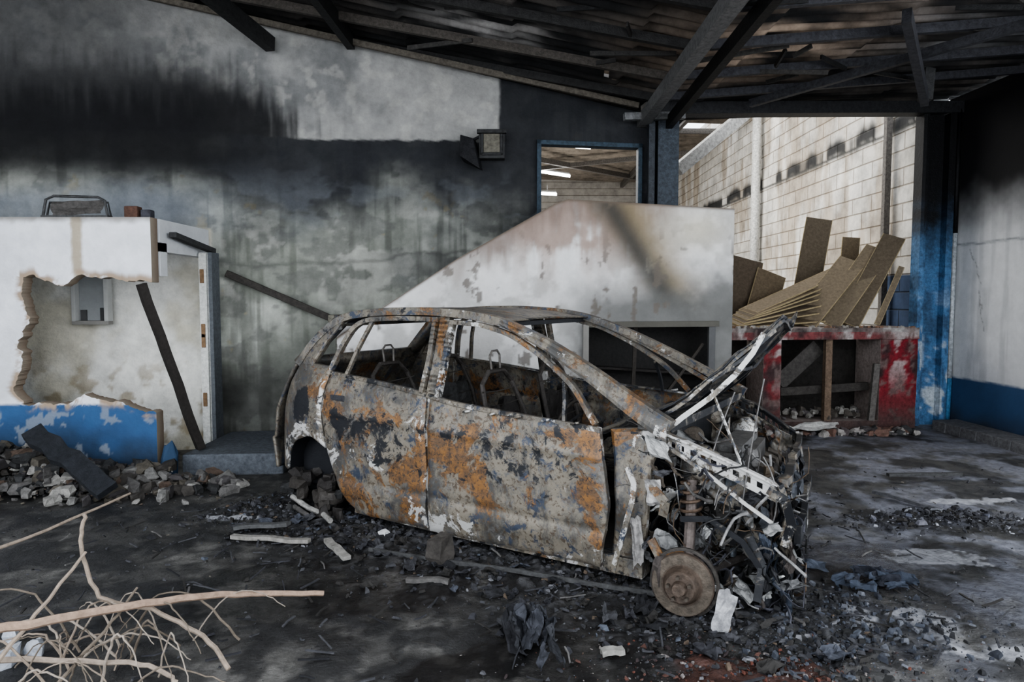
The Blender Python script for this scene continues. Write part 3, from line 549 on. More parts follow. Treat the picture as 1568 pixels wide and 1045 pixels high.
def panel(b,bot,top,left,right,side=0,th=.035,dent=.012,off=0,seed=0,crease=True):
    L=max(abs(bot[-1][0]-bot[0][0]),abs(top[-1][0]-top[0][0])); nu=max(6,int(L/.018)); nv=48
    P=coons(bot,top,left,right,nu,nv); u=P[...,0]; w=P[...,1]
    S=np.linspace(0,1,nu)[:,None]*np.ones((1,nv)); T=np.linspace(0,1,nv)[None,:]*np.ones((nu,1))
    e=np.minimum(np.minimum(S,1-S)*L,np.minimum(T,1-T)*.85); rim=.014*np.exp(-(e/.014)**2)
    o=off+rim+(fbm(u*2.2,w*2.2,2,seed+200)-.5)*dent*2.6+(fbm(u*9,w*9,3,seed+210)-.5)*.007
    if crease: o=o-.009*np.exp(-((w-.74-.03*(1.2-u))/.022)**2)+.009*np.exp(-((w-.30)/.022)**2)-.010*np.exp(-((w-.21)/.05)**2)
    i=inset(u,w)+o; i2=i+th
    C=bias(u,w,side)
    if side: i=W-i; i2=W-i2
    b.grid(np.stack([u,i,w],-1),C,flip=bool(side)); b.grid(np.stack([u,i2,w],-1),C*0+np.array((.45,.35,.45)),flip=not side)
    for sl in ((0,slice(None)),(-1,slice(None)),(slice(None),0),(slice(None),-1)):
        a=np.stack([u[sl],i[sl],w[sl]],-1); c=np.stack([u[sl],i2[sl],w[sl]],-1); b.grid(np.stack([a,c],1),np.stack([C[sl]]*2,1)*0+np.array((.45,.5,.42)))
NEU=(.45,.39,.45)
def bodyside(side):
    b=MB(NEU)
    rdl=[(.28,.06),(.13,.13),(.02,.28),(-.06,.5),(-.11,.8),(-.05,1.06)]
    panel(b,[(.28,.06),(.87,.07)],[(-.05,1.06),(.4,1.02),(.86,.97)],rdl,[(.87,.07),(.885,.5),(.86,.97)],side,seed=1)
    b.obj('rear_door_%d'%side,M_CAR,car,smooth=True)
    b=MB(NEU)
    panel(b,[(.90,.06),(1.5,.07),(2.14,.085)],[(.9,.965),(1.1,.93),(1.6,.9),(2.13,.87)],[(.90,.06),(.915,.5),(.9,.965)],[(2.14,.085),(2.2,.45),(2.13,.87)],side,off=-.012,seed=2)
    for k in range(5):
        u=1.2+.19*k; p=m3(u,.885,-.02,side); b.beam(p,(p[0]+.05,p[1],p[2]+.012),.012,.02,(0,1,0),(.4,.5,.4))
    b.obj('front_door_%d'%side,M_CAR,car,smooth=True)
    b=MB((.04,.04,.045))
    for u,w in ((1.02,.80),(.06,.88)): 
        c=m3(u,w,-.008,side); d=.012*(1 if not side else -1)
        b.box(c[0]-.07,c[0]+.07,min(c[1],c[1]+d),max(c[1],c[1]+d),c[2]-.022,c[2]+.022)
    b.obj('door_handles_%d'%side,M_ST,car,bevel=.006)
    b=MB(NEU)
    panel(b,[(-.66,.26),(-.52,.27),(-.49,.42),(-.40,.52),(-.24,.58),(-.075,.5)],[(-.42,1.12),(-.07,1.09)],[(-.66,.26),(-.69,.5),(-.66,.72),(-.54,.95),(-.42,1.12)],[(-.075,.5),(-.125,.8),(-.07,1.09)],side,seed=3,crease=False)
    ar=[(-.52+.0,.27),(-.49,.42),(-.40,.52),(-.24,.58),(-.05,.5),(.06,.32),(.25,.08)]
    A=smoothline(res(ar,30)); P=np.array([[m3(p[0],p[1],.02+d,side) for d in (0,.12,.25)] for p in A]); b.grid(P,(.3,.3,.95),flip=not side)
    b.obj('quarter_panel_%d'%side,M_CAR,car,smooth=True)
    b=MB(NEU); up=(0,1,0)
    def line(pts,w,h,off=0,col=None,n=18):
        P=smoothline(res(pts,n),2); Q=[m3(p[0],p[1],off,side) for p in P]; b.poly(Q,w,h,up,col)
    roofp=[(-.44,1.10),(-.30,1.30),(-.12,1.44),(.0,1.475),(.35,1.505),(.75,1.51),(1.1,1.49),(1.35,1.45),(1.7,1.33),(2.03,1.18),(2.30,1.04),(2.52,.93)]
    line(roofp,.055,.06,.02,n=44,col=(.47,.41,.45)); 
    t=np.linspace(0,1,30); uo=1.35+t*1.17; wo=np.interp(uo,[1.35,1.7,2.03,2.30,2.52],[1.46,1.34,1.19,1.05,.94]); wi=wo-.03-.075*t
    A=np.stack([[m3(a,c+(d-c)*q,-.012-.01*math.sin(q*3.14),side) for q in (0,.25,.5,.75,1)] for a,c,d in zip(uo,wi,wo)]); b.grid(A,(.44,.44,.38),flip=bool(side))
    line([(1.45,1.41),(1.75,1.28),(2.03,1.13),(2.28,.985),(2.48,.87)],.035,.05,.02,(.46,.43,.42)); 
    panel(b,[(-.46,1.08),(-.10,1.09)],[(-.14,1.44),(.04,1.45)],[(-.46,1.08),(-.32,1.27),(-.14,1.44)],[(-.28,1.09),(-.18,1.27),(-.04,1.44)],side,off=.005,seed=5,crease=False)
    line([(.86,.1),(.89,.5),(.88,.97)],.07,.06,.06,(.4,.55,.35)); line([(.90,.95),(.90,1.2),(.89,1.49)],.08,.05,.03,(.46,.42,.45))
    line([(-.06,1.07),(.0,1.25),(.08,1.40),(.2,1.445),(.5,1.46),(.84,1.455)],.035,.04,.0,(.46,.44,.45),n=26); line([(.83,.98),(.84,1.2),(.82,1.46)],.035,.04,0,(.45,.46,.45))
    line([(.10,1.05),(.16,1.25),(.24,1.44)],.025,.03,.01,(.4,.46,.45)); 
    line([(.97,.96),(.97,1.2),(.97,1.44)],.035,.045,0,(.44,.50,.40)); line([(.97,1.44),(1.2,1.43),(1.44,1.375),(1.7,1.25),(1.94,1.09),(2.10,.90)],.03,.04,0,(.48,.44,.42),n=26)
    line([(1.90,.89),(1.89,1.0),(1.86,1.13)],.022,.025,.01,(.3,.4,.6))
    line([(-.05,1.05),(.4,1.015),(.86,.965)],.03,.03,.01,(.3,.46,.50)); line([(.9,.96),(1.1,.925),(1.6,.895),(2.13,.865)],.03,.03,.0,(.3,.46,.50))
    line([(.20,.10),(1.2,.09),(2.35,.10)],.10,.12,.10,(.4,.5,.5))
    panel(b,[(2.17,.10),(2.36,.12)],[(2.16,.86),(2.50,.90)],[(2.17,.10),(2.22,.45),(2.16,.86)],[(2.36,.12),(2.40,.4),(2.42,.7),(2.50,.90)],side,off=.05,seed=6,dent=.05,crease=False)
    b.obj('pillars_%d'%side,M_CAR,car,smooth=False,bevel=.003)
for s in (0,1): bodyside(s)
def rest_of_body():
    b=MB(NEU); U,V=np.meshgrid(np.linspace(-.14,1.36,50),np.linspace(0,1,40),indexing='ij')
    top=np.interp(U,[-.14,0,.35,.75,1.1,1.36],[1.45,1.475,1.505,1.51,1.49,1.45]); e=inset(U,top)+.01; I=e+(W-2*e)*V
    Z=top+.02*(1-(2*V-1)**2)+(fbm(U*2,I*2,3,300)-.5)*.03*np.minimum(1,8*np.minimum(V,1-V)); b.grid(np.stack([U,I,Z],-1),np.stack([0*U+.44,0*U+.38,0*U+.50],-1))
    b.obj('roof_skin',M_CAR,car,smooth=True,solid=.008)
    b=MB((.3,.2,.8))
    for u in (-.1,.45,.88,1.3): z=float(np.interp(u,[-.14,0,.35,.75,1.1,1.36],[1.45,1.475,1.505,1.51,1.49,1.45]))-.03; b.beam((u,.25,z),(u,W-.25,z),.05,.03)
    b.obj('roof_bows',M_CAR,car)
    b=MB(NEU); V,Wd=np.meshgrid(np.linspace(0.06,.94,60),np.linspace(.26,1.10,40),indexing='ij'); I=V*W
    q=1-np.abs(2*V-1)**3; base=np.interp(Wd,[.26,.5,.72,.95,1.12],[-.64,-.68,-.66,-.53,-.41]); U=base-.12*q+(fbm(I*3,Wd*3,3,310)-.5)*.02-.03*(Wd<.5)
    b.grid(np.stack([U,I,Wd],-1),bias(U,Wd),flip=True); 
    for v in (.12,.88): b.beam((-.50,v*W,1.1),(-.12,(.16+.68*(v>.5))*W,1.44),.09,.05)
    b.beam((-.14,.27,1.43),(-.14,W-.27,1.43),.08,.06); b.beam((-.50,.25,1.1),(-.50,W-.25,1.1),.06,.06)
    b.obj('tailgate',M_CAR,car,smooth=True,solid=.02)
    b=MB((.35,.2,.85)); b.box(-.5,2.3,.15,W-.15,.12,.16); b.box(2.28,2.33,.12,W-.12,.12,.86); b.box(-.50,.05,.2,.45,.12,.5); b.box(-.5,.05,W-.45,W-.2,.12,.5); b.box(.9,2.2,.76,.96,.14,.28)
    b.beam((2.42,.12,.90),(2.42,W-.12,.90),.2,.05,col=(.3,.3,.6)); b.beam((2.05,.15,.80),(2.05,W-.15,.80),.05,.05,col=(.4,.3,.5)); b.obj('floor_pan_firewall',M_CAR,car,bevel=.005)
    b=MB((.03,.03,.032)); U,V=np.meshgrid(np.linspace(1.95,2.3,20),np.linspace(.16,W-.16,60),indexing='ij'); Z=.72+.12*np.sin((U-1.95)/.35*2.6)+(fbm(U*8,V*8,4,320)-.5)*.12
    b.grid(np.stack([U,V,Z],-1),(.03,.029,.03)); b.tube([(1.95,.45,.62),(1.72,.45,.80)],.03,8); 
    ring=[(1.72+.10*math.sin(t)*.5,.45+.17*math.cos(t),.80+.17*math.sin(t)*.85) for t in np.linspace(0,2*math.pi,25)]; b.tube(ring,.010,6,(.04,.035,.03),cap=False)
    for a in (.3,2.8,4.7): b.tube([(1.72,.45,.8),(1.72+.05*math.sin(a),.45+.17*math.cos(a),.8+.145*math.sin(a))],.01,6)
    b.obj('dashboard',M_ST,car)
    for k,(u,i,wd) in enumerate(((1.35,.48,.46),(1.35,1.24,.46),(.35,.50,.48),(.35,1.22,.48))):
        b=MB((.045,.04,.036)); h=1.10
        L,R=i-wd/2,i+wd/2
        b.tube([(u,L,.35),(u-.12,L,.8),(u-.2,L+.05,h-.08),(u-.21,L+.14,h),(u-.21,R-.14,h),(u-.2,R-.05,h-.08),(u-.12,R,.8),(u,R,.35)],.018,8)
        b.tube([(u,L,.35),(u+.45,L,.38),(u+.48,R,.38),(u,R,.35),(u,L,.35)],.018,8)
        Vv,Tt=np.meshgrid(np.linspace(L+.02,R-.02,16),np.linspace(0,1,18),indexing='ij'); nn=fbm(Vv*7,Tt*5,4,700+k); hh=.36+(h-.50)*Tt*(1-.10*nn[:,-1:]*2); sc=(.022,.02,.019) if k<2 else (.05,.05,.05)
        b.grid(np.stack([u-.02-.2*(hh-.35)/(h-.35)+(nn-.5)*.05,Vv,hh],-1),sc); b.grid(np.stack([u-.06-.2*(hh-.35)/(h-.35)+(nn-.5)*.05,Vv,hh],-1),sc,flip=True)
        for z in np.linspace(.7,h-.12,4): t=(z-.35)/(h-.35); b.tube([(u-.2*t,L,z),(u-.2*t-.03,i,z-.02),(u-.2*t,R,z)],.005,5)
        for x in np.linspace(L+.06,R-.06,6): b.tube([(u,x,.36),(u+.24,x,.33),(u+.46,x,.38)],.005,5)
        if k<1 or k>=2: b.tube([(u-.21,i-.05,h),(u-.22,i-.06,h+.11),(u-.22,i-.03,h+.14),(u-.22,i+.03,h+.14),(u-.22,i+.06,h+.11),(u-.21,i+.05,h)],.008,8,(.12,.11,.10))
        b.box(u-.02,u+.46,L+.02,R-.02,.16,.33,(.03,.027,.024)); b.obj('seat_frame_%d'%k,M_ST,car)
rest_of_body()
def hub(b,u,i,w,r,sgn,tilt=(0,0)):
    ax=Vector((tilt[0],-1*sgn,tilt[1])).normalized(); c=Vector((u,i,w)); cr=(.075,.056,.043)
    b.lathe(c,ax,[(0,-.02),(r*.98,-.02),(r,-.015),(r,.012),(r*.97,.018),(r*.62,.018),(r*.58,.03),(r*.50,.07),(r*.46,.078),(r*.25,.078),(r*.22,.10),(r*.2,.11),(0,.11)],40,cr)
    a=ax.orthogonal().normalized(); q=ax.cross(a)
    for k in range(5):
        t=k*2*math.pi/5+.3; p=c+ax*.078+(a*math.cos(t)+q*math.sin(t))*r*.36; b.tube([p,p+ax*.03],.009,6,(.06,.05,.04))
    b.lathe(c+ax*.004,ax,[(r*.97,.016),(r*.80,.0165),(r*.66,.016)],40,(.085,.07,.055))
    b.lathe(c,ax,[(r*1.02,-.05),(r*1.12,-.05),(r*1.12,-.03),(r*1.02,-.03)],40,(.05,.045,.04))
    p=c+Vector((-r*.8,0,r*.35)); b.rock(tuple(p),.09,.10,.16,(.07,.06,.055),.15)
GR=[(.06,.06,.065),(.13,.13,.13),(.03,.03,.033),(.24,.24,.235),(.09,.075,.06),(.40,.40,.39)]
def front():
    b=MB((.08,.07,.065)); hub(b,2.67,-.12,.165,.155,1,(.12,.1)); b.tube([(2.67,-.08,.165),(2.67,.35,.25)],.035,10); b.tube([(2.67,.0,.15),(2.5,.5,.16)],.03,8); b.tube([(2.67,.0,.15),(2.9,.5,.16)],.025,8); b.tube([(2.64,.05,.2),(2.62,.18,.62)],.03,10,(.12,.10,.09))
    hel=[(2.62+.055*math.cos(t)+.0,.16+.055*math.sin(t),.38+t*.008) for t in np.linspace(0,30,120)]; b.tube(hel,.009,6,(.10,.07,.05)); b.obj('front_hub',M_ST,car,smooth=False)
    b=MB((.12,.1,.09)); hub(b,2.67,W+.02,.2,.158,-1); b.obj('front_hub_far',M_ST,car)
    b=MB((.05,.045,.04)); hub(b,-.12,.34,.13,.13,1); b.tube([(-.16,.3,.17),(-.16,W-.3,.17)],.045,10); b.tube([(-.16,.2,.1),(.3,.2,.12)],.03,8); b.tube([(-.40,.0,.10),(-.2,-.02,.05),(.0,-.05,.04),(.12,-.10,.03)],.02,8,(.30,.29,.27)); b.tube([(-.45,.02,.03),(-.1,-.12,.04)],.018,8,(.10,.095,.09))
    for k in range(34): b.rock((random.uniform(-.48,.1),random.uniform(-.06,.25),random.uniform(.0,.26)),random.uniform(.06,.2),random.uniform(.06,.14),random.uniform(.05,.14),random.choice([(.03,.027,.025),(.05,.045,.04),(.02,.02,.02)]),.4)
    b.obj('rear_axle',M_ST,car)
    for side in (0,1):
        b=MB(NEU)
        arch=lambda u: np.interp(u,[2.3,2.38,2.5,2.67,2.85,2.98,3.05],[.12,.34,.50,.56,.50,.34,.3])
        us=np.linspace(2.32,3.05,60); U,T=np.meshgrid(us,np.linspace(0,1,40),indexing='ij'); zt=np.interp(U,[2.3,2.5,3.05],[.86,.83,.66]); Wd=arch(U)+(zt-arch(U))*T
        I=.20+.02*np.sin(U*20)+(fbm(U*7,Wd*7,4,400+side)-.5)*.16-.05*gauss(U,Wd,2.66,.68,.12,.2)
        n=fbm(U*6,Wd*6,4,410+side); m=(n<.60)|(T>.9)
        I=W-I if side else I
        b.grid(np.stack([U,I,Wd],-1),np.stack([0*U+.42,.40+.18*gauss(U,Wd,2.45,.5,.2,.2),0*U+.48],-1),mask=m[:-1,:-1])
        A=np.array([[(u,(W-(.2+d)) if side else .2+d,float(arch(u))) for d in (0,.12,.25)] for u in us]); b.grid(A,(.3,.35,.6))
        b.obj('inner_fender_%d'%side,M_CAR,car,smooth=True,solid=.006,loose=True)
        yy=lambda v: W-v if side else v
        lc=(.36,.57,.34) if not side else (.40,.36,.60)
        b=MB(lc)
        pts=[Vector((2.42,yy(.09),.90)),Vector((2.62,yy(.075),.845)),Vector((2.84,yy(.10),.765)),Vector((3.08,yy(.13),.67))]
        b.poly(pts,.05,.012,(0,0,1))
        for a,c in zip(pts[:-1],pts[1:]):
            for k in range(4):
                q=a.lerp(c,k/4); b.beam(q,q-Vector((0,0,.07)),random.uniform(.024,.036),.008,(0,1,0))
        b.poly([p-Vector((0,0,.075)) for p in pts],.014,.03,(0,0,1)); b.poly([p-Vector((0,0,.018)) for p in pts],.014,.022,(0,0,1))
        b.poly([(3.08,yy(.13),.67),(3.13,yy(.17),.52),(3.10,yy(.16),.40),(3.14,yy(.2),.26)],.05,.035,col=(.40,.40,.55)); b.beam((2.5,yy(.38),.30),(3.14,yy(.36),.28),.08,.10,n=5,jit=.008,col=(.40,.30,.62))
        b.obj('fender_rail_%d'%side,M_CAR,car,bevel=.002)
        b=MB((.38,.50,.45)); b.lathe((2.62,yy(.33),.74),(0,0,1),[(0,.04),(.05,.04),(.07,.02),(.11,.0),(.12,-.1),(.13,-.25)],20); b.obj('strut_tower_%d'%side,M_CAR,car,smooth=True)
    b=MB((.40,.36,.60)); b.beam((3.10,.16,.67),(3.12,W-.16,.66),.05,.04,n=9,jit=.022); b.beam((3.12,.18,.2),(3.14,W-.18,.18),.07,.07,n=8,jit=.02,col=(.4,.25,.7)); 
    for v in (.2,.62,1.1,W-.2): b.beam((3.10,v,.66),(3.12,v+.04,.20),.05,.03,n=6,jit=.016)
    b.beam((3.18,.24,.42),(3.20,W-.22,.36),.04,.09,n=10,jit=.026,col=(.3,.35,.6)); b.obj('radiator_support',M_CAR,car,bevel=.003)
    b=MB((.06,.06,.065)); 
    for k in range(30): t=k/29; b.beam((3.05,.3,.25+.34*t),(3.05,1.3,.25+.34*t+random.uniform(-.02,.02)),.03,.006,col=(.08,.08,.085))
    b.box(3.03,3.07,.26,.3,.24,.62); b.box(3.03,3.07,1.3,1.34,.24,.62); b.obj('radiator',M_ST,car)
    b=MB((.07,.066,.062))
    b.box(2.55,2.9,.55,1.2,.25,.60); b.box(2.58,2.86,.58,1.16,.60,.70,(.08,.077,.073)); b.box(2.62,2.80,.62,1.12,.70,.74,(.10,.098,.095)); b.rock((2.72,.42,.42),.3,.2,.3,(.08,.077,.073),.2); b.rock((2.92,.5,.45),.16,.2,.22,(.07,.065,.06),.2)
    for k in range(4): b.tube([(2.9,.66+.14*k,.64),(2.98,.66+.14*k,.62),(3.02,.66+.14*k,.48),(2.98,.68+.13*k,.33)],.02,8,(.07,.06,.05))
    for (u,i,w,r,h) in ((2.95,.40,.60,.05,.10),(2.85,.36,.50,.06,.08),(2.98,.36,.34,.07,.08),(2.8,.3,.64,.045,.12),(2.5,.55,.78,.06,.1)):
        b.lathe((u,i,w),(.2,-1,.1),[(0,-h/2),(r,-h/2),(r,-h*.1),(r*.8,-h*.1),(r*.8,h*.1),(r,h*.1),(r,h/2),(r*.3,h/2),(r*.3,h*.7),(0,h*.7)],18,random.choice([(.14,.135,.13),(.09,.075,.06),(.05,.05,.05)]))
    b.lathe((2.97,.26,.30),(0,-1,0),[(0,.0),(.075,0),(.085,.02),(.08,.03),(.05,.03),(.03,.05),(0,.05)],24,(.10,.095,.085))
    for k in range(110):
        u=random.uniform(2.40,3.14);i=random.uniform(.14,.65);w=random.uniform(.10,.78)-.18*(u-2.45); s=random.uniform(.02,.06)
        b.rock((u,i,w),s*random.uniform(.6,2),s,s*random.uniform(.6,2),random.choice([(.14,.135,.13),(.05,.05,.05),(.09,.07,.05),(.03,.03,.033),(.22,.215,.21),(.07,.08,.09),(.04,.036,.033)]),.4)
    b.obj('engine',M_ST,car,bevel=0)
    b=MB()
    for k in range(170):
        u=random.uniform(2.38,3.2); i=random.uniform(.02,.6); w=random.uniform(.12,.92)-.25*(u-2.38)
        pts=[Vector((u,i,w))]; d=Vector((random.uniform(-1,1),random.uniform(-.6,.4),random.uniform(-1.2,.6))).normalized()
        for _ in range(random.randint(4,9)): d=(d+Vector([random.uniform(-.5,.5) for _ in range(3)])).normalized(); q=pts[-1]+d*.04; q.z=max(q.z,.03); q.x=min(q.x,3.22); pts.append(q)
        b.tube(pts,random.choice([.003,.003,.005,.008]),5,random.choice([(.03,.03,.03),(.03,.03,.03),(.10,.095,.09),(.09,.065,.045),(.25,.245,.24),(.05,.05,.06)]))
    for (a,c,e) in (((2.9,.1,.5),(2.95,.08,.9),(3.0,.12,1.2)),((2.7,.12,.6),(2.75,.1,.85),(2.85,.14,1.12)),((3.0,.1,.35),(3.15,.1,.6),(3.0,.15,.8))):
        P=[Vector(a).lerp(Vector(c),t).lerp(Vector(c).lerp(Vector(e),t),t) for t in np.linspace(0,1,12)]; b.tube(P,.004,5,(.14,.135,.13))
    b.obj('wiring',M_ST,car)
    b=MB()
    rv=lambda s:Vector((random.uniform(-1,1),random.uniform(-.35,.35),random.uniform(-1,1))).normalized()*s
    for k in range(95):
        u=random.uniform(2.36,3.14); i=random.uniform(.02,.5); w=random.uniform(.10,.86)-.28*(u-2.36); s=random.uniform(.05,.17); a=rv(s); c=rv(s*random.uniform(.3,.8))
        if a.cross(c).length<1e-4: continue
        b.crumple((u,i,max(w,.08)),a,c,s*.18,random.choice(GR[:5]*2+GR[5:]))
    b.obj('torn_sheet_metal',M_ST,car)
    b=MB()
    for k in range(95):
        u=random.uniform(3.00,3.17); i=random.uniform(.06,1.5); w=random.uniform(.04,.52); s=random.uniform(.07,.20)
        a=Vector((random.uniform(-.3,.3),random.uniform(-1,1),random.uniform(-.6,.6))).normalized()*s*.6; c=Vector((random.uniform(-.3,.3),random.uniform(-.4,.4),-1)).normalized()*s
        if a.cross(c).length<1e-4: continue
        b.crumple((u,i,w),a,c,s*.22,random.choice([(.04,.043,.05),(.09,.10,.125),(.02,.02,.022),(.07,.06,.055),(.15,.16,.18),(.05,.06,.08)]),8)
    for k in range(60): b.rock((random.uniform(2.95,3.15),random.uniform(.06,1.3),random.uniform(.0,.12)),random.uniform(.03,.09),random.uniform(.03,.07),random.uniform(.02,.06),random.choice([(.04,.043,.05),(.02,.02,.022),(.08,.085,.10)]),.5)
    b.obj('bumper_remains',M_ST,car)
    b=MB((.35,.66,.25))
    def strip(pts,w,h,up=(0,1,0),col=None): b.poly(pts,w,h,up,col)
    strip([(2.30,.02,.70),(2.35,.01,.60),(2.345,.0,.50),(2.32,-.01,.40),(2.29,.0,.30),(2.26,.01,.20),(2.23,.02,.10)],.03,.010,col=(.44,.50,.42)); 
    strip([(3.04,.06,.66),(3.12,.05,.62),(3.15,.08,.50),(3.12,.10,.38)],.045,.012,col=(.35,.50,.55)); strip([(2.6,.05,.44),(2.75,.04,.47),(2.92,.05,.38),(3.05,.06,.2)],.03,.01,col=(.3,.4,.7)); strip([(2.42,.06,.60),(2.52,.03,.52),(2.50,.05,.44)],.05,.01,col=(.45,.48,.45)); strip([(2.95,.08,.40),(3.02,.06,.28),(3.0,.03,.10)],.04,.01,col=(.3,.5,.6)); strip([(2.44,.04,.30),(2.50,.02,.22),(2.62,.04,.26)],.05,.012,col=(.6,.3,.4))
    strip([(2.55,.05,.80),(2.75,.03,.70),(2.92,.05,.58),(3.06,.05,.50)],.018,.01,col=(.3,.58,.35))
    b.obj('fender_remnants',M_CAR,car)
    b=MB(); b.crumple((2.91,-.25,.13),(.05,-.02,.22),(.08,.02,-.02),.012,(.36,.36,.37),9); b.crumple((2.45,.05,.56),(.09,0,.02),(0.02,.02,-.13),.02,(.34,.33,.32),8); b.crumple((2.36,.03,.28),(.06,0,.02),(0.02,.02,-.28),.02,(.26,.25,.24),8); b.crumple((2.47,.04,.80),(.12,0,-.03),(0.02,.02,-.10),.015,(.36,.36,.35),8); b.obj('hanging_sheet',M_ST,car)
    def hood(U,V):
        u=2.34+.72*U; w=.93+.56*U**1.15+.03*np.sin(V*7)*U; i=.14+.10*U+(W-.28-.2*U)*V
        return u,i,w
    b=MB(NEU); U,V=np.meshgrid(np.linspace(0,1,40),np.linspace(0,1,60),indexing='ij'); u,i,w=hood(U,V); w=w+(fbm(u*5,i*3,4,500)-.5)*.08
    b.grid(np.stack([u,i,w],-1),np.stack([0*U+.36,0*U+.36,0*U+.58],-1)); b.obj('bonnet_skin',M_CAR,car,smooth=True,solid=.01)
    b=MB((.36,.38,.60))
    def hp(U,V,dz): u,i,w=hood(np.array(U,float),np.array(V,float)); return Vector((float(u),float(i),float(w)-dz+float(fbm(U*4,V*4,2,9)-.5)*.05))
    for V in (.02,.3,.7,.98): b.poly([hp(t,V,.030) for t in np.linspace(.02,1,10)],.035,.02,col=(.38,.46,.50) if V<.1 else None)
    for U in (.05,.55,.97): b.poly([hp(U,t,.030) for t in np.linspace(.02,.98,10)],.035,.02)
    b.poly([hp(.5,.02,.035),hp(.7,.16,.04),hp(.9,.3,.04)],.03,.02); b.tube([(2.9,.16,.72),(2.72,.17,1.12)],.008,6,(.4,.6,.3))
    b.poly([(2.46,.11,.86),(2.58,.12,.97),(2.72,.14,1.08),(2.84,.17,1.20),(2.93,.19,1.32),(2.98,.21,1.42)],.028,.012,(0,1,0),col=(.35,.60,.35))
    b.beam(hp(.02,.98,.02),(2.42,W-.12,.82),.05,.02)
    b.obj('bonnet_frame',M_CAR,car)
front()
# the far front corner is crushed back: skew everything ahead of the strut towers
for o in car.children:
    me=o.data; n=len(me.vertices); a=np.empty(n*3); me.vertices.foreach_get('co',a); a=a.reshape(-1,3)
    k=np.clip(a[:,0]-2.55,0,1)/.6*np.clip(a[:,1],0,1.7)/1.5*.20
    if k.max()>0: a[:,0]-=k; me.vertices.foreach_set('co',a.ravel()); me.update()
# ------------------------------------------------------------------ debris (one ground litter mesh)
DK=[(.02,.02,.022),(.035,.035,.04),(.05,.05,.055),(.03,.028,.026),(.06,.06,.065)]
deb=MB()
def scatter(n,region,smin,smax,cols,flat=.4,hz=None,seed=1,el=1.8,pw=4):
    random.seed(seed)
    for _ in range(n):
        x,y=region()
        if not(-4.4<x<5.0 and 2.3<y<6.75) or (x<-2.0 and y>5.95): continue
        if x<-1.9 and y>5.5: continue
        s=random.uniform(0,1)**pw*(smax-smin)+smin; z=(hz(x,y) if hz else 0)
        deb.chip((x,y,z+.002),s,s*flat*random.uniform(.4,1),random.choice(cols),el)
def rg(cx,cy,sx,sy): return lambda:(random.gauss(cx,sx),random.gauss(cy,sy))
def alongcar(): return carw(random.uniform(-.9,3.5),random.gauss(-.05,.30))
scatter(3600,lambda:(random.uniform(-3.8,4.4),random.uniform(2.5,7.0)),.006,.036,DK*5+[(.18,.18,.19),(.10,.09,.075)],seed=2,pw=7)
scatter(8000,alongcar,.007,.050,DK*5+[(.16,.16,.17),(.08,.09,.11),(.10,.075,.055)],seed=3,flat=.5,pw=5)
scatter(1700,rg(1.55,3.25,.36,.24),.008,.045,[(.03,.033,.042),(.05,.056,.07),(.02,.02,.022),(.02,.02,.02),(.10,.105,.12)],seed=4,flat=.6,pw=5)
scatter(1200,rg(1.05,2.82,.42,.18),.006,.030,[(.13,.05,.035),(.09,.045,.035),(.04,.04,.04),(.04,.03,.03),(.2,.18,.17)],seed=5,pw=5)
scatter(1000,rg(3.1,4.8,.36,.12),.010,.065,DK*3+[(.14,.14,.16),(.34,.35,.38),(.08,.085,.11)],hz=lambda x,y:.08*math.exp(-((x-3.1)/.35)**2-((y-4.8)/.2)**2)*random.random(),seed=6)
scatter(500,rg(-.5,6.0,2,.6),.01,.05,DK*2+[(.15,.15,.15)],seed=8)
random.seed(12)
for _ in range(260):
    x,y=random.uniform(-3,2.6),random.uniform(2.6,5.2); a=random.uniform(0,6.28); L=random.uniform(.04,.18)
    deb.beam((x,y,.012),(x+L*math.cos(a),y+L*math.sin(a),.012+random.uniform(0,.03)),random.uniform(.004,.012),.006,col=random.choice(DK*2+[(.12,.115,.11)]),n=2,jit=.004)
for _ in range(80):
    x,y=carw(random.uniform(-.6,3.4),random.gauss(-.15,.22)); s=random.uniform(.05,.16); a=random.uniform(0,6.28)
    deb.crumple((x,y,.02),(s*math.cos(a),s*math.sin(a),0),(-s*.5*math.sin(a),s*.5*math.cos(a),random.uniform(0,.05)),s*.2,random.choice(DK+[(.06,.065,.08)]),6)
for p0,p1,w,c in (((-1.85,4.42,.03),(-1.30,4.28,.05),.04,(.22,.21,.19)),((-1.2,4.35,.03),(-1.0,4.05,.03),.05,(.24,.23,.21)),((-.6,3.75,.02),(-.35,3.7,.03),.03,(.10,.095,.09)),((-1.9,4.6,.03),(-1.5,4.5,.09),.05,(.08,.08,.08)),((.40,2.95,.02),(.5,2.97,.03),.04,(.25,.24,.22)),((4.0,6.0,.03),(3.3,5.9,.05),.04,(.05,.05,.05)),((2.95,5.5,.02),(3.2,5.0,.02),.03,(.12,.12,.13)),((-.9,4.2,.02),(.9,3.5,.03),.012,(.06,.06,.06))): deb.beam(p0,p1,w,.025,n=4,jit=.008,col=c)
for k in range(16): 
    x=.10+random.gauss(0,.07);y=3.05+random.gauss(0,.09); s=random.uniform(.08,.22); a=random.uniform(0,6.28)
    deb.crumple((x,y,random.uniform(.02,.12)),(s*math.cos(a)*.4,s*math.sin(a)*.4,random.uniform(-.04,.04)),(random.uniform(-.05,.05),random.uniform(-.05,.05),s),s*.2,random.choice([(.02,.02,.023),(.03,.031,.035),(.04,.042,.05)]),8)
for k in range(14):
    x=2.05+random.gauss(0,.12);y=3.75+random.gauss(0,.08); s=random.uniform(.08,.22); a=random.uniform(-.5,.5)
    deb.crumple((x,y,random.uniform(.02,.05)),(s*math.cos(a),s*math.sin(a),0),(0,s*.4,s*.2),s*.15,random.choice([(.035,.043,.06),(.06,.07,.09),(.02,.022,.03)]),8)
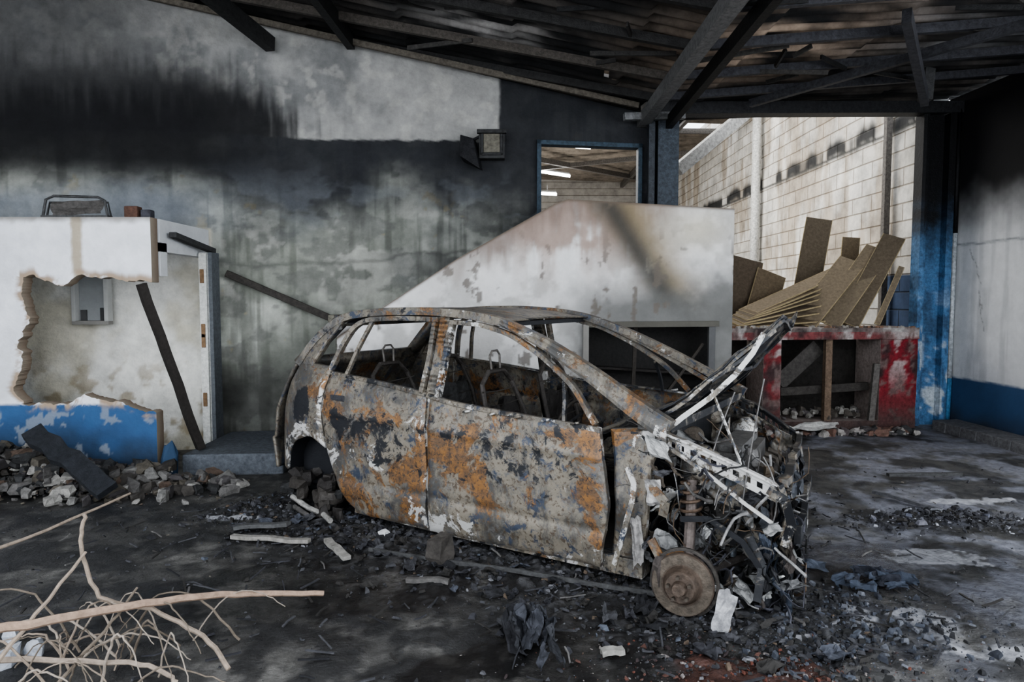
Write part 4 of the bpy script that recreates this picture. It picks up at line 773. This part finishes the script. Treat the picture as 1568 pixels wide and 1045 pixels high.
deb.rock((-.42,4.02,.08),.20,.14,.17,(.05,.045,.04),.3); deb.rock((-.85,4.45,.03),.09,.07,.05,(.5,.5,.5),.2)
deb.obj('charred_debris',M_RB)
# rubble heap
def hz(x,y): return random.random()*(.34*math.exp(-((x+4.3)/.7)**2-((y-5.75)/.35)**2)+.12*math.exp(-((x+3.1)/.5)**2-((y-5.85)/.2)**2))
random.seed(7); b=MB()
for _ in range(2600):
    while True:
        x=random.uniform(-5.2,-2.3); y=5.90-abs(random.gauss(0,.25))
        if random.random()<math.exp(-((x+4.3)/1.0)**2)+.15: break
    s=random.random()**3.6*.15+.015; b.rock((x,min(y,5.98-s*.5),hz(x,y)+s*.2),s*random.uniform(1,1.8),s,s*.5,random.choice([(.16,.155,.145),(.10,.095,.09),(.06,.055,.055),(.26,.25,.23),(.09,.065,.05),(.04,.04,.04),(.09,.08,.065),(.03,.03,.03),(.05,.045,.04)]),.55)
b.rock((-4.35,5.45,.42),.5,.3,.18,(.16,.13,.10),.15); b.rock((-4.25,5.3,.25),.4,.25,.14,(.14,.08,.08),.15)
b.beam((-3.95,5.55,.50),(-3.1,5.2,.10),.16,.06,(0,-.6,1),(.02,.022,.026),n=8,jit=.02); b.beam((-3.8,5.5,.42),(-3.2,5.35,.14),.05,.05,(0,-.6,1),(.03,.03,.03),n=8,jit=.02)
b.obj('rubble_pile',M_RB)
def branch(b,pts,r0,r1,col,j=.012):
    P=[]; 
    pts=[Vector(p) for p in pts]
    for k in range(len(pts)-1):
        a=pts[max(k-1,0)];p=pts[k];q=pts[k+1];z=pts[min(k+2,len(pts)-1)]
        for t in np.linspace(0,1,7)[:-1]:
            t=float(t); v=.5*((2*p)+(q-a)*t+(2*a-5*p+4*q-z)*t*t+(3*p-a-3*q+z)*t**3); P.append(v+Vector([random.uniform(-j,j)*.4 for _ in range(3)]))
    P.append(pts[-1]); b.tube(P,r0,7,col,r1)
random.seed(21)
b=MB(); BC=(.26,.21,.165); B2=(.14,.115,.09)
branch(b,[(-2.3,2.5,.34),(-2.0,2.62,.30),(-1.6,2.9,.27),(-1.3,3.15,.2),(-.94,3.32,.13)],.022,.013,(.30,.215,.16))
branch(b,[(-2.95,3.4,.25),(-2.73,3.56,.27),(-2.41,4.24,.37)],.012,.007,BC)
branch(b,[(-1.86,2.92,.66),(-1.87,2.9,.52),(-1.80,2.91,.30),(-1.6,2.95,.22),(-1.35,2.9,.12),(-1.2,2.8,.03)],.008,.011,BC)
branch(b,[(-2.1,2.45,.02),(-1.95,2.65,.28),(-1.85,2.9,.5)],.011,.006,BC)
branch(b,[(-2.3,2.6,.16),(-2.06,2.66,.15),(-1.75,2.68,.13),(-1.48,2.7,.10),(-1.38,2.72,.02)],.014,.009,(.28,.23,.185))
branch(b,[(-1.85,2.62,.02),(-1.72,2.8,.2),(-1.66,2.95,.32)],.009,.005,B2)
for k in range(30):
    x=random.uniform(-2.15,-1.25);y=random.uniform(2.55,3.1);z=.02; a=random.uniform(0,6.28);L=random.uniform(.25,.6);h=random.uniform(.05,.28)
    x2=min(x+L*math.cos(a),-1.05);y2=y+L*math.sin(a)*.6
    branch(b,[(x,y,z),(x+(x2-x)*.35,y+(y2-y)*.3,h),(x+(x2-x)*.7,y+(y2-y)*.7,h*1.0),(x2,y2,max(.02,h*random.uniform(.1,.9)))],random.uniform(.003,.007),.002,random.choice([BC,B2,B2,(.30,.255,.21)]))
for p in ((-2.12,2.95,.05),(-2.3,3.05,.05),(-2.2,2.9,.03)): b.rock(p,.18,.10,.07,(.38,.40,.44),.5)
b.obj('dead_branches',M_WD,smooth=False)
# ------------------------------------------------------------------ light, camera
w=bpy.data.worlds.new('w'); bpy.context.scene.world=w; w.use_nodes=True
bg=w.node_tree.nodes['Background']; bg.inputs[0].default_value=(.88,.93,1,1); bg.inputs[1].default_value=4.1
def area(name,loc,target,sx,sy,e,col=(1,1,1)):
    l=bpy.data.lights.new(name,'AREA'); l.shape='RECTANGLE'; l.size=sx; l.size_y=sy; l.energy=e; l.color=col
    o=bpy.data.objects.new(name,l); bpy.context.collection.objects.link(o); o.location=loc; o.rotation_euler=(Vector(target)-Vector(loc)).to_track_quat('-Z','Y').to_euler(); return o
area('fill_far_room',(1.5,13,5.4),(4.5,13,1),5,8,800,(1,.97,.92))  # added fill lamp that brightens the far block wall
area('ceiling_far_wash',(1.2,19.5,2.5),(1.2,21,6),3,3,130,(1,.97,.92))
cam=bpy.data.cameras.new('camera'); co=bpy.data.objects.new('camera',cam); bpy.context.collection.objects.link(co)
co.location=(0,0,1.6); co.rotation_euler=(math.radians(90-3.6),0,0); cam.lens=24; cam.sensor_width=36; cam.clip_end=200
bpy.context.scene.camera=co
try: bpy.context.scene.view_settings.look='AgX - Medium High Contrast'
except Exception: pass
